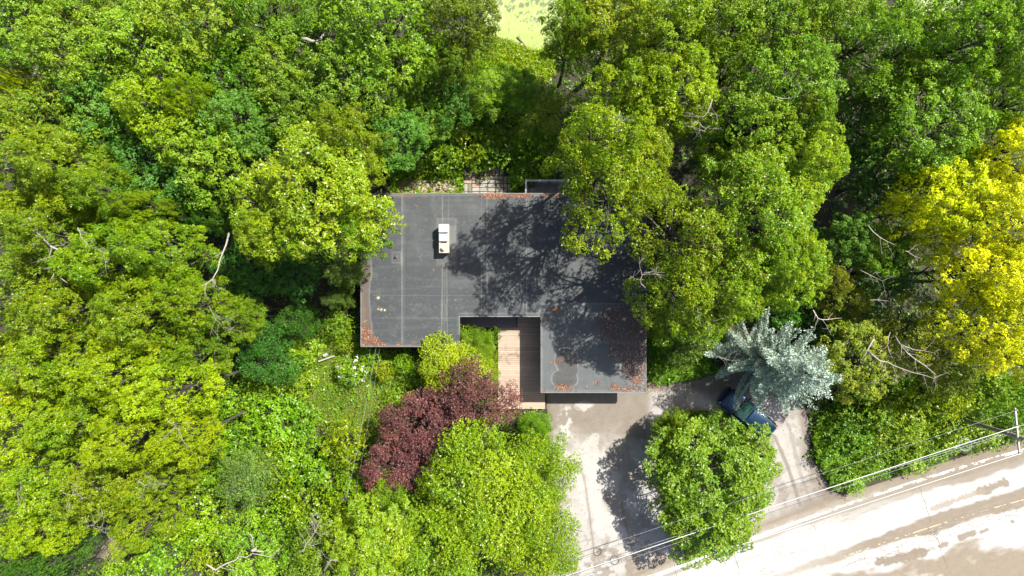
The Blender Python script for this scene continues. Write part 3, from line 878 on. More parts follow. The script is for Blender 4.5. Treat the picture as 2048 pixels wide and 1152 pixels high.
bm_ = MB().box((0, 0, 0), (.035, .035, RZ - BZ - .14)).mesh('baluster')
k = 0
while x0 + .12 + k * .115 < x1:
    o = link_mesh('baluster', bm_, m_rail, bd); o.location = Vector((x0 + .12 + k * .115, y1_, (RZ + BZ) / 2 + .05)) - bd.location; k += 1
k = 0
while y0_ + .15 + k * .115 < y1_ - .1:
    o = link_mesh('baluster', bm_, m_rail, bd); o.location = Vector((x0, y0_ + .15 + k * .115, (RZ + BZ) / 2 + .05)) - bd.location; k += 1
for xx in (x0, (x0 + x1) / 2, x1): bpart('post', MB().box((xx, y1_, (RZ - .025) / 2), (.1, .1, RZ - .025)), m_rail)

# ---------------------------------------------------------------- patio of loose concrete pavers
m_pv = [noise_mat('grey_paver', (0.24, 0.225, 0.19), (0.36, 0.335, 0.29), scale=5, rough=0.95, bump=0.4),
        noise_mat('pink_paver', (0.27, 0.185, 0.15), (0.38, 0.28, 0.23), scale=5, rough=0.95, bump=0.4),
        noise_mat('mossy_paver', (0.11, 0.11, 0.07), (0.2, 0.18, 0.14), scale=4, rough=0.95, bump=0.4)]
m_moss = noise_mat('mossy_soil', (0.03, 0.05, 0.012), (0.075, 0.10, 0.025), scale=5, rough=1, bump=.3)
flat_sheet('soil', [(922, 330), (1026, 330), (1026, 400), (922, 400)], 0.006, m_moss)
patio = empty('patio', W3(974, 362, 0)); tag(patio, kind='structure')
PI_ = Matrix.Translation(-patio.location)
pav = MB().box((0, 0, 0), (.55, .25, .06)).mesh('paver', bevel=.012)
pav_m = []
for m in m_pv:
    c = pav.copy(); c.materials.append(m); pav_m.append(c)
mod = 0.602
pat = ['VVVVVV', 'HVHHHV', 'VHHHHV', 'VHHHHV', 'VHVHVV']
ox, oy = W(928, 336, 0)
for r in range(5):
    for c in range(6):
        if r == 0 and c == 5: continue
        for h_ in range(2):
            o = bpy.data.objects.new('paver', pav_m[random.choices([0, 1, 2], [5, 3, 2])[0]]); COL.objects.link(o); o.parent = patio
            dx = c * mod + mod / 2; dy = -(r * mod + mod / 2)
            off = (h_ - .5) * mod / 2
            if pat[r][c] == 'H': dy += off; rz = 0
            else: dx += off; rz = math.pi / 2
            o.location = Vector((ox + dx + random.uniform(-.015, .015), oy + dy + random.uniform(-.015, .015), .02 + random.uniform(-.008, .008))) - patio.location
            o.rotation_euler = (random.uniform(-.012, .012), random.uniform(-.012, .012), rz + random.uniform(-.025, .025))

# tan rock edging beside the patio
m_rock = noise_mat('tan_field_stone', (0.26, 0.20, 0.135), (0.38, 0.31, 0.22), scale=4, rough=0.95, bump=0.5)
rk = empty('rock_edging', W3(856, 371, 0)); tag(rk, 'row of tan field stones along the top wall of the house', 'rock border')
def rock_mesh(seed):
    r = random.Random(seed)
    bm = bmesh.new(); bmesh.ops.create_icosphere(bm, subdivisions=1, radius=1)
    for v in bm.verts: v.co *= r.uniform(.75, 1.15); v.co.z *= .55
    me = bpy.data.meshes.new('stone'); bm.to_mesh(me); bm.free(); me.materials.append(m_rock); return me
rocks = [rock_mesh(i) for i in range(5)]
for i in range(75):
    px = random.uniform(806, 912); py = random.uniform(363, 379) - (px - 806) * .02
    o = bpy.data.objects.new('stone', rocks[i % 5]); COL.objects.link(o); o.parent = rk
    s = random.uniform(.10, .24)
    o.location = Vector(W3(px, py, 0)) + Vector((0, 0, s * .25)) - rk.location
    o.scale = (s * random.uniform(.8, 1.3), s, s); o.rotation_euler = (0, 0, random.uniform(0, 6.28))

# ---------------------------------------------------------------- fallen leaves on the roof
def litter_obj(name, label, pts, sizes, z, mat, jz=.02):
    pts = np.asarray(pts); n = len(pts)
    an = RNG.uniform(0, 6.28, n); s = sizes * RNG.uniform(.7, 1.4, n)
    d = np.stack([np.cos(an), np.sin(an), RNG.uniform(-.25, .25, n)], 1) * s[:, None]
    e = np.stack([-np.sin(an), np.cos(an), RNG.uniform(-.3, .3, n)], 1) * (s * .55)[:, None]
    c = np.concatenate([pts, np.full((n, 1), z)], 1); c[:, 2] += RNG.uniform(.008, jz, n)
    c[:, 2] += np.abs(d[:, 2]) * .5 + np.abs(e[:, 2]) * .5
    Vx = np.stack([c - d * .5, c - e * .5, c + d * .5, c + e * .5], 1).reshape(-1, 3)
    q = np.arange(4 * n).reshape(n, 4)
    t = np.repeat(RNG.uniform(0, 1, n), 4)
    me = raw_mesh(name, Vx, q, 4, {'tint': t, 'clump': np.repeat(RNG.uniform(0, 1, n), 4)})
    o = link_mesh(name, me, mat); tag(o, label, 'fallen leaves', kind='stuff'); return o
m_deadleaf = leaf_mat('dead_leaf', (0.20, 0.085, 0.03), (0.08, 0.036, 0.02), tip=(0.48, 0.30, 0.16), tipf=.12, trans=.05, rough=.7, k=(.75,.75,.75))
m_deadleaf2 = leaf_mat('dark_dead_leaf', (0.15, 0.062, 0.036), (0.055, 0.030, 0.026), tip=(0.48, 0.30, 0.20), tipf=.09, trans=.02, rough=.6, k=(.75,.75,.75))
P = []
for i in range(11000):
    x, y = RNG.uniform(1176, 1292), RNG.uniform(596, 783)
    if RNG.uniform() > .16 + 1.1 * float(fbm(np.array(x * .05), np.array(y * .05), 77)) : continue
    P.append((x, y))
P = np.array(P)
_ins = inpoly(P[:, 0], P[:, 1], litter_poly_r); _d = dpoly(P[:, 0], P[:, 1], litter_poly_r, True)
_sd = np.where(_ins, _d, -_d) + (fbm(P[:, 0] * .07, P[:, 1] * .07, 31) - .5) * 26
P = P[(_sd > RNG.uniform(-14, 6, len(P))) & (P[:, 0] < 1291) & (P[:, 1] < 783)]
PW = np.stack([(P[:, 0] - 1024) * (CAM_H - RH) / F, -(P[:, 1] - 576) * (CAM_H - RH) / F], 1)
litter_obj('fallen_leaves', 'big drift of dark wet leaves at the right side of the garage roof', PW, .075, RH, m_deadleaf2)
P = []
for sx, sy, rx, ry, n_ in ((1110, 619, 10, 5, 200), (1128, 776, 17, 5, 420), (1246, 778, 28, 3, 320), (1228, 772, 6, 6, 140), (1194, 766, 4, 4, 90), (1118, 722, 8, 3, 70), (1104, 725, 4, 2, 30), (1156, 726, 3, 2, 30),
                           (1087, 782, 4, 3, 50), (1088, 640, 4, 4, 60), (990, 391, 26, 4, 650), (1042, 391, 20, 4, 420), (1105, 391, 30, 3, 140), (730, 668, 8, 18, 420), (750, 684, 9, 6, 200), (762, 689, 10, 3, 120), (800, 689, 6, 2, 60),
                           (862, 688, 10, 3, 90), (834, 411, 4, 2, 12), (906, 529, 3, 3, 25), (885, 533, 1.5, 4, 16), (792, 434, 6, 10, 60), (1220, 700, 3, 3, 10), (1278, 640, 8, 20, 60), (1116, 772, 6, 6, 60), (976, 447, 4, 3, 25), (1274, 760, 9, 7, 200)):
    for i in range(n_):
        P.append((np.clip(RNG.normal(sx, rx * .55), 724, 1290), np.clip(RNG.normal(sy, ry * .55), 388.5, 783.5)))
for i in range(260): P.append((RNG.uniform(735, 1285), RNG.uniform(392, 780)))
P = np.array(P)
P[:, 1] = np.where((P[:, 0] < 0), P[:, 1], P[:, 1])
ok = inpoly(P[:, 0], P[:, 1], [(723, 388), (1291, 388), (1291, 784), (1083, 784), (1083, 632), (918, 632), (918, 692), (723, 692)])
P = P[ok]
PW = np.stack([(P[:, 0] - 1024) * (CAM_H - RH) / F, -(P[:, 1] - 576) * (CAM_H - RH) / F], 1)
litter_obj('fallen_leaves', 'orange brown leaves gathered in small heaps along the roof edges', PW, .07, RH, m_deadleaf)
P = []
for i in range(1500):
    x, y = RNG.uniform(1092, 1660), RNG.uniform(770, 1150)
    P.append((x, y))
for i in range(1200): P.append((RNG.normal(1310, 16), RNG.normal(762, 12)))
P = np.array(P)
ok = inpoly(P[:, 0], P[:, 1], drive_poly) & ~inpoly(P[:, 0], P[:, 1], island) & (P[:, 1] < 1080)
P = P[ok]
PW = np.stack([(P[:, 0] - 1024) * CAM_H / F, -(P[:, 1] - 576) * CAM_H / F], 1)
litter_obj('fallen_leaves', 'loose dry leaves and specks scattered over the driveway', PW, .055, .008, m_deadleaf)
# ================================================================= car
m_navy, nt_, p_, _ = newmat('navy_paint'); p_.inputs['Base Color'].default_value = (0.004, 0.022, 0.055, 1); p_.inputs['Roughness'].default_value = .32; p_.inputs['Coat Weight'].default_value = .35; p_.inputs['Coat Roughness'].default_value = .06; p_.inputs['Metallic'].default_value = .75
m_cglass, nt_, p_, _ = newmat('car_glass'); p_.inputs['Base Color'].default_value = (0.012, 0.035, 0.03, 1); p_.inputs['Roughness'].default_value = .04; p_.inputs['Coat Weight'].default_value = .6
m_chrome, nt_, p_, _ = newmat('bright_trim'); p_.inputs['Base Color'].default_value = (.6, .6, .6, 1); p_.inputs['Metallic'].default_value = 1; p_.inputs['Roughness'].default_value = .2
m_black, nt_, p_, _ = newmat('black_plastic'); p_.inputs['Base Color'].default_value = (.012, .012, .012, 1); p_.inputs['Roughness'].default_value = .5
m_tail, nt_, p_, _ = newmat('red_lens'); p_.inputs['Base Color'].default_value = (.5, .02, .02, 1); p_.inputs['Roughness'].default_value = .15
m_lens, nt_, p_, _ = newmat('clear_lens'); p_.inputs['Base Color'].default_value = (.55, .57, .6, 1); p_.inputs['Roughness'].default_value = .1
m_tyre, nt_, p_, _ = newmat('tyre_rubber'); p_.inputs['Base Color'].default_value = (.02, .02, .02, 1); p_.inputs['Roughness'].default_value = .85

def loft(stations, smooth=True, closed_ends=True):
    """stations: list of rings (list of points, same count)"""
    v = []; f = []
    m = len(stations[0])
    for r in stations: v += [tuple(p) for p in r]
    for i in range(len(stations) - 1):
        for k in range(m):
            k2 = (k + 1) % m
            f.append((i * m + k, i * m + k2, (i + 1) * m + k2, (i + 1) * m + k))
    if closed_ends:
        f.append(tuple(reversed(range(m)))); f.append(tuple(range((len(stations) - 1) * m, len(stations) * m)))
    me = bpy.data.meshes.new('loft'); me.from_pydata(v, [], f)
    bm = bmesh.new(); bm.from_mesh(me); bmesh.ops.recalc_face_normals(bm, faces=bm.faces); bm.to_mesh(me); bm.free()
    if smooth:
        for p in me.polygons: p.use_smooth = True
    return me
def ring(x, hw, z0, z1, r=.10, top_in=.0):
    """rounded rectangle section at x: half width hw, bottom z0, top z1"""
    pts = []
    for (sy, sz, a0) in ((1, 1, 0), (-1, 1, 90), (-1, -1, 180), (1, -1, 270)):
        cy = sy * (hw - r - (top_in if sz > 0 else 0)); cz = (z1 - r) if sz > 0 else (z0 + r)
        for k in range(4):
            an = math.radians(a0 + 30 * k)
            pts.append((x, cy + r * math.cos(an), cz + r * math.sin(an)))
    return pts
fx, fy = W(1456, 792, .9); rx_, ry_ = W(1545, 868, 1.3)
hd = math.atan2(fy - ry_, fx - rx_)
cxx, cyy = W(1497, 829, 1.0)
car = empty('parked_suv', (cxx, cyy, 0.006), hd); car.scale = (.94, .94, .94)
tag(car, 'dark navy blue family car parked on the driveway under the blue spruce', 'car')
def cpart(name, me, mat, parent=None):
    return link_mesh(name, me, mat, parent or car)
body = loft([ring(x, hw, z0, z1, r) for x, hw, z0, z1, r in (
    (2.36, .55, .42, .62, .08), (2.32, .72, .32, .76, .10), (2.18, .84, .27, .88, .13), (1.9, .90, .25, .96, .15), (1.5, .925, .25, 1.01, .14), (1.05, .93, .25, 1.06, .12),
    (.6, .94, .25, 1.08, .10), (-.8, .945, .25, 1.09, .10), (-1.7, .935, .26, 1.10, .10), (-2.15, .90, .30, 1.09, .12), (-2.32, .82, .36, 1.02, .12), (-2.38, .70, .42, .92, .10))])
cpart('body', body, m_navy)
cab = loft([ring(x, hw, 1.02, z1, r, ti) for x, hw, z1, r, ti in (
    (1.02, .80, 1.12, .035, .02), (.6, .83, 1.36, .06, .09), (.28, .84, 1.56, .07, .13), (.0, .845, 1.64, .07, .15), (-.8, .85, 1.67, .07, .15), (-1.7, .84, 1.65, .07, .15), (-2.05, .83, 1.58, .07, .13), (-2.22, .80, 1.34, .06, .08), (-2.28, .78, 1.12, .035, .02))])
cpart('window_band', cab, m_cglass)
roofp = loft([[(x, y, z + .018 - .05 * (y / .7) ** 4) for y in (-hw, -hw * .7, -hw * .35, 0, hw * .35, hw * .7, hw)] + [(x, y, z - .03) for y in (hw, 0, -hw)] for x, hw, z in ((.14, .64, 1.605), (.0, .69, 1.638), (-.8, .70, 1.668), (-1.7, .69, 1.65), (-1.98, .68, 1.605), (-2.06, .64, 1.57))])
rp_ = cpart('roof', roofp, m_navy)
for k in range(6):
    cpart('roof_rib', MB().box((-1.0, -.42 + .168 * k, 1.692), (1.7, .022, .018)).mesh('roof_rib', bevel=.005), m_navy, rp_)
for s in (-1, 1):
    cpart('roof_rail', MB().tube([(.0, s * .66, 1.66), (-.1, s * .66, 1.72), (-1.0, s * .67, 1.745), (-1.8, s * .66, 1.72), (-1.95, s * .66, 1.64)], .018, 8).mesh('roof_rail', smooth=True), m_chrome)
    cpart('window_trim', MB().tube([(.95, s * .90, 1.10), (.0, s * .925, 1.115), (-1.2, s * .93, 1.125), (-2.1, s * .90, 1.12)], .014, 6).mesh('window_trim', smooth=True), m_chrome)
    cpart('pillar', MB().tube([(1.0, s * .80, 1.10), (.3, s * .71, 1.555), (.1, s * .70, 1.62)], .035, 8).mesh('pillar', smooth=True), m_navy)
    for xx in (-.35, -1.3): cpart('pillar', MB().tube([(xx, s * .865, 1.10), (xx - .03, s * .72, 1.62)], .03, 6).mesh('pillar', smooth=True), m_navy)
    mm = cpart('mirror', MB().box((.72, s * 1.04, 1.14), (.12, .22, .15)).mesh('mirror', bevel=.035, smooth=True), m_navy)
    cpart('mirror_glass', MB().box((.655, s * 1.04, 1.14), (.01, .17, .11)).mesh('mirror_glass'), m_chrome, mm)
    cpart('headlight', loft([ring(x, w, z0, z1, .03) for x, w, z0, z1 in ((2.27, .10, .66, .78), (2.12, .16, .66, .86), (1.95, .12, .70, .90))]), m_lens).location = (0.02, s * .66, 0)
    cpart('taillight', MB().box((-2.3, s * .78, .98), (.12, .16, .34)).mesh('taillight', bevel=.03, smooth=True), m_tail)
    for xx in (1.45, -1.45):
        w = cpart('wheel', MB().tube([(0, -.11, 0), (0, .11, 0)], .33, 28).mesh('wheel', bevel=.02), m_tyre); w.location = (xx, s * .82, .33)
        cpart('rim', MB().tube([(0, s * .10, 0), (0, s * .125, 0)], .21, 20).mesh('rim'), m_chrome, w)
    cpart('hood_crease', MB().tube([(1.9, s * .52, .965), (1.1, s * .60, 1.058)], .012, 6).mesh('hood_crease'), m_navy)
    cpart('wiper', MB().tube([(1.04, s * .42 - .1, 1.125), (.86, s * .42 + .28, 1.235)], .01, 5).mesh('wiper'), m_black)
cpart('cowl', MB().box((1.07, 0, 1.085), (.10, 1.36, .04)).mesh('cowl', bevel=.01), m_black)
cpart('grille', MB().box((2.33, 0, .62), (.06, .9, .16)).mesh('grille', bevel=.015), m_black)
cpart('bumper', loft([ring(x, w, .30, .50, .05) for x, w in ((2.30, .84), (2.40, .72), (2.44, .5))]), m_navy)
cpart('bumper', loft([ring(x, w, .32, .56, .05) for x, w in ((-2.28, .86), (-2.42, .76), (-2.46, .6))]), m_black)
cpart('rear_spoiler', MB().box((-2.12, 0, 1.60), (.16, 1.2, .03)).mesh('rear_spoiler', bevel=.01), m_navy)

# ================================================================= utility pole and cables
m_pole = noise_mat('weathered_pole_wood', (0.20, 0.17, 0.115), (0.34, 0.29, 0.21), scale=3, rough=0.9, bump=0.5, stretch=(5, 5, .7))
m_arm = noise_mat('grey_crossarm_wood', (0.36, 0.33, 0.29), (0.48, 0.45, 0.40), scale=4, rough=0.85, bump=0.3)
m_steel = noise_mat('galvanised_steel', (0.45, 0.46, 0.47), (0.55, 0.56, 0.57), scale=6, rough=0.4, metal=.6, bump=0)
m_alu = noise_mat('bare_aluminium_cable', (0.72, 0.72, 0.72), (0.80, 0.80, 0.80), scale=6, rough=0.5, bump=0)
m_blk = noise_mat('black_cable', (0.03, 0.03, 0.032), (0.05, 0.05, 0.052), scale=6, rough=0.6, bump=0)
m_gcab = noise_mat('grey_cable', (0.25, 0.27, 0.28), (0.35, 0.37, 0.38), scale=6, rough=0.5, bump=0)
pbx, pby = W(1904, 834, 0)
PH = 8.3
pole = empty('utility_pole', (pbx, pby, 0)); tag(pole, 'weathered wooden utility pole rising from the green bank beside the road', 'utility pole')
link_mesh('shaft', MB().tube([(0, 0, -.2), (0, 0, 3), (0, 0, 6), (0, 0, PH)], [.17, .155, .14, .12], 16).mesh('shaft', smooth=True), m_pole, pole)
AZ = 7.15
a0 = Vector(W3(2037, 815, AZ)); a1 = Vector(W3(2046, 908, AZ))
pv = Vector((pbx, pby, 0))
am = (a0 + a1) / 2 - pv; aang = math.atan2(a1.y - a0.y, a1.x - a0.x)
# crossarm bolted to the face of the shaft
shift = Vector((am.x, am.y, 0))
off = Vector((-.19 * math.sin(aang), .19 * math.cos(aang), 0))
if off.x > 0: off = -off
armc = Vector((off.x, off.y, AZ)) - Vector((math.cos(aang), math.sin(aang), 0)) * .42
al = (a1 - a0).length
def pp(name, mb, mat, **kw): return link_mesh(name, mb.mesh(name, **kw), mat, pole)
arm = pp('crossarm', MB().box(armc, (al, .10, .13), aang), m_arm, bevel=.01)
dv = Vector((math.cos(aang), math.sin(aang), 0))
for f_ in (-.46, -.12, .16, .46):
    c = armc + dv * al * f_ + Vector((0, 0, .065))
    pp('insulator', MB().tube([c, c + Vector((0, 0, .05)), c + Vector((0, 0, .07)), c + Vector((0, 0, .12)), c + Vector((0, 0, .16))], [.02, .025, .06, .055, .03], 12), m_steel, smooth=True)
for s in (-1, 1):
    pp('brace', MB().tube([armc + dv * s * al * .28 + Vector((0, 0, -.06)), Vector((off.x * .8, off.y * .8, AZ - .75)) - Vector((math.cos(aang), math.sin(aang), 0)) * .0], .018, 6), m_steel)
pp('bracket', MB().box((off.x * .4, off.y * .4, 6.1), (.3, .12, .10), aang), m_steel)
def attach(f_, dz=.2): return pv + armc + dv * al * f_ + Vector((0, 0, dz))

def cable(name, pts_a, pts_b, sag, r, mat, label, cat='cable', n=28, group='cables along the road'):
    A, B = Vector(pts_a), Vector(pts_b)
    pts = []
    for i in range(n + 1):
        t = i / n; p = A.lerp(B, t); p.z -= 4 * sag * t * (1 - t); pts.append(p)
    c = MB().tube(pts, r, 6); o = c.build(name, mat, smooth=True)
    tag(o, label, cat, group)
    return o, pts
# directions measured on the photograph; the next pole stands outside the picture at the lower left
def far_pt(px0, py0, px1, py1, z0, z1, ext):
    """end point on the line through two seen points, continued beyond the frame"""
    return Vector(W3(px0 + (px1 - px0) * ext, py0 + (py1 - py0) * ext, z1))
A1 = attach(-.12); B1 = far_pt(2048, 845, 1240, 1118, 7.3, 6.8, 1.5)
cable('power_cable', A1, B1, .3, .020, m_alu, 'thick pale power cable crossing above the crabapple and the roadside bank')
A2 = attach(.46); B2 = far_pt(2046, 896, 1340, 1138, 7.3, 6.8, 1.6)
cable('power_cable', A2, B2, .3, .014, m_alu, 'thin pale cable hanging over the edge line of the road')
A3 = attach(-.46); B3 = far_pt(2037, 818, 1700, 930, 7.3, 7.0, 3.2)
cable('power_cable', A3, B3, .25, .007, m_gcab, 'very thin grey wire from the inner end of the crossarm')
A4 = pv + Vector((off.x, off.y, 5.7)); B4 = Vector(W3(1000, 1200, 5.2))
o, cp = cable('telephone_cable', A4, B4, .35, .016, m_blk, 'black telephone cable with storage loops hanging over the driveway')
A5 = pv + Vector((off.x, off.y, 6.05)); B5 = Vector(W3(1000, 1188, 5.9))
cable('telephone_cable', A5, B5, .35, .013, m_gcab, 'grey telephone cable just below the thick pale power cable')
A6 = pv + Vector((off.x, off.y, 6.3)); B6 = Vector(W3(985, 1215, 6.0))
cable('telephone_cable', A6, B6, .45, .009, m_gcab, 'fine grey strand running beside the telephone cables')
# cables go on past the pole towards the next one, out of the picture on the right
for A_, r_, m_, lb in ((A1, .020, m_alu, 1), (A2, .014, m_alu, 2), (A4, .016, m_blk, 4), (A5, .013, m_gcab, 5)):
    B_ = A_ + Vector((30, 7.5, 0.0))
    cc = MB(); pts = []
    for i in range(17):
        t = i / 16; p = A_.lerp(B_, t); p.z -= 4 * .35 * t * (1 - t); pts.append(p)
    cc.tube(pts, r_, 6)
    o_ = cc.build('power_cable' if lb < 3 else 'telephone_cable', m_, smooth=True)
    tag(o_, {1: 'thick pale power cable beyond the pole at the frame edge', 2: 'thin pale cable beyond the outer end of the crossarm', 4: 'black telephone cable beyond the pole at the frame edge', 5: 'grey telephone cable beyond the pole at the frame edge'}[lb], 'cable', 'cables along the road')
# fibre storage loops ("snowshoes") on the black cable
def loop_at(pxw, label, rad=.30, cab=cp, group='cable storage loops', mat=m_blk):
    best = min(range(len(cab) - 1), key=lambda i: abs((cab[i].x * F / (CAM_H - cab[i].z) + 1024) - pxw))
    a, b = cab[best], cab[best + 1]
    xa = a.x * F / (CAM_H - a.z) + 1024; xb = b.x * F / (CAM_H - b.z) + 1024
    t = (pxw - xa) / (xb - xa + 1e-9); p = a.lerp(b, t); d = (b - a).normalized(); s = Vector((-d.y, d.x, 0)).normalized()
    root = empty('storage_loop', p)
    tag(root, label, 'cable loop', group)
    for k, (rr, tilt) in enumerate(((rad, .10), (rad * .9, -.08))):
        mb = MB(); pts = []
        for j in range(29):
            an = 2 * math.pi * j / 28
            pts.append(d * math.cos(an) * rr * 1.05 + s * math.sin(an) * rr + Vector((0, 0, .03 * k + tilt * math.sin(an) * .5)))
        mb.tube(pts, .016, 6, cap=False); link_mesh('coil', mb.mesh('coil', smooth=True), mat, root)
    sp = MB()
    for an in (.5, 2.1, 3.6):
        sp.tube([(0, 0, .01), tuple(d * math.cos(an) * rad + s * math.sin(an) * rad + Vector((0, 0, .015)))], .010, 5)
    sp.tube([tuple(d * rad * 1.0), tuple(d * rad * 1.9)], .018, 6)
    link_mesh('spoke', sp.mesh('spoke'), mat, root)
loop_at(1229, 'black cable storage loop over the driveway, nearer the frame bottom')
loop_at(1287, 'black cable storage loop over the driveway beside the crabapple crown')
loop_at(1930, 'pale coil of cable hanging above the roadside bank near the pole', .42, mat=m_gcab)

# service wires from the house corner over the lawn
for k, (px, lab) in enumerate(((752, 'pale service wire running down from the lower left roof edge'), (741, 'thin service wire left of the pale one below the roof'), (760, 'thin service wire right of the pale one below the roof'))):
    c, pts = cable('service_wire', W3(px, 694, 2.9), W3(px - 62 + 4 * k, 1010, 4.5), .5, .007 if k == 0 else .004, m_gcab, lab, 'wire', 20, 'service wires below the house')

# ---------------------------------------------------------------- leaning weathered plank bench in the yard
m_old = noise_mat('silvered_wood', (0.26, 0.25, 0.23), (0.36, 0.34, 0.32), scale=5, rough=.85, bump=.3)
gb = empty('garden_bench', W3(656, 716, 0)); tag(gb, 'weathered pale plank bench standing in the rough lawn left of the house', 'bench')
ban = math.atan2(-(709.5 - 721.5), 672.5 - 638)
def gp(name, c, size, rz=ban):
    link_mesh(name, MB().box(c, size, rz).mesh(name, bevel=.006), m_old, gb)
gp('seat', (0, 0, .45), (1.3, .11, .04))
bdv = Vector((math.cos(ban), math.sin(ban), 0)); bn = Vector((-bdv.y, bdv.x, 0))
for s in (-.5, .5): gp('leg', tuple(bdv * s + Vector((0, 0, .215))), (.08, .12, .43))
gp('backrest', tuple(bdv * .02 + bn * .30 + Vector((0, 0, .5))), (.36, .22, .03), ban + .12)
for s in (-.12, .16): gp('leg', tuple(bdv * s + bn * .30 + Vector((0, 0, .24))), (.05, .05, .48))
# ================================================================= vegetation meshes
def unit(v): return v / (np.linalg.norm(v, axis=-1, keepdims=True) + 1e-9)

def leaves_to_mesh(name, base, d, nrm, L, Wd, tint, clump, fold=.18):
    """one folded kite (2 triangles) per leaf"""
    n = len(base)
    s = unit(np.cross(nrm, d)); nn = unit(np.cross(d, s))
    L = L[:, None]; Wd = Wd[:, None]
    v0 = base; v2 = base + d * L
    mid = base + d * L * .48
    v1 = mid + s * Wd * .5 + nn * Wd * fold; v3 = mid - s * Wd * .5 + nn * Wd * fold
    V = np.stack([v0, v1, v2, v3], 1).reshape(-1, 3)
    return raw_mesh(name, V, np.arange(4 * n).reshape(n, 4), 4, {'tint': np.repeat(tint, 4), 'clump': np.repeat(clump, 4)})

def rosettes(c, out, rng, k, L, Wd, lift=(-.1, .55), clump=None, spread=1.0):
    """k leaves round each centre c with axis out"""
    n = len(c)
    C = np.repeat(c, k, 0); O = np.repeat(out, k, 0)
    ref = unit(rng.normal(size=(n * k, 3)))
    t1 = unit(np.cross(O, ref)); t2 = np.cross(O, t1)
    an = rng.uniform(0, 6.283, n * k)
    u = rng.uniform(lift[0], lift[1], n * k)[:, None]
    d = unit((t1 * np.cos(an)[:, None] + t2 * np.sin(an)[:, None]) * spread + O * u)
    nr = unit(O + rng.normal(size=(n * k, 3)) * .35)
    Ls = L * rng.uniform(.65, 1.2, n * k); Ws = Wd * rng.uniform(.75, 1.2, n * k)
    B = C + d * (L * .12) + rng.normal(size=(n * k, 3)) * L * .12
    cl = np.repeat(clump, k) if clump is not None else rng.uniform(0, 1, n * k)
    tint = np.clip(np.repeat(rng.uniform(0, 1, n), k) * .55 + rng.uniform(0, 1, n * k) * .45, 0, 1)
    return B, d, nr, Ls, Ws, tint, cl

def fibdirs(n, rng, zmin=-.3, jit=.25):
    i = np.arange(n) + .5
    z = 1 - (1 - zmin) * i / n
    ph = i * 2.39996 + rng.uniform(0, 6.28)
    r = np.sqrt(np.clip(1 - z * z, 0, 1))
    v = np.stack([r * np.cos(ph), r * np.sin(ph), z], 1) + rng.normal(size=(n, 3)) * jit
    return unit(v)

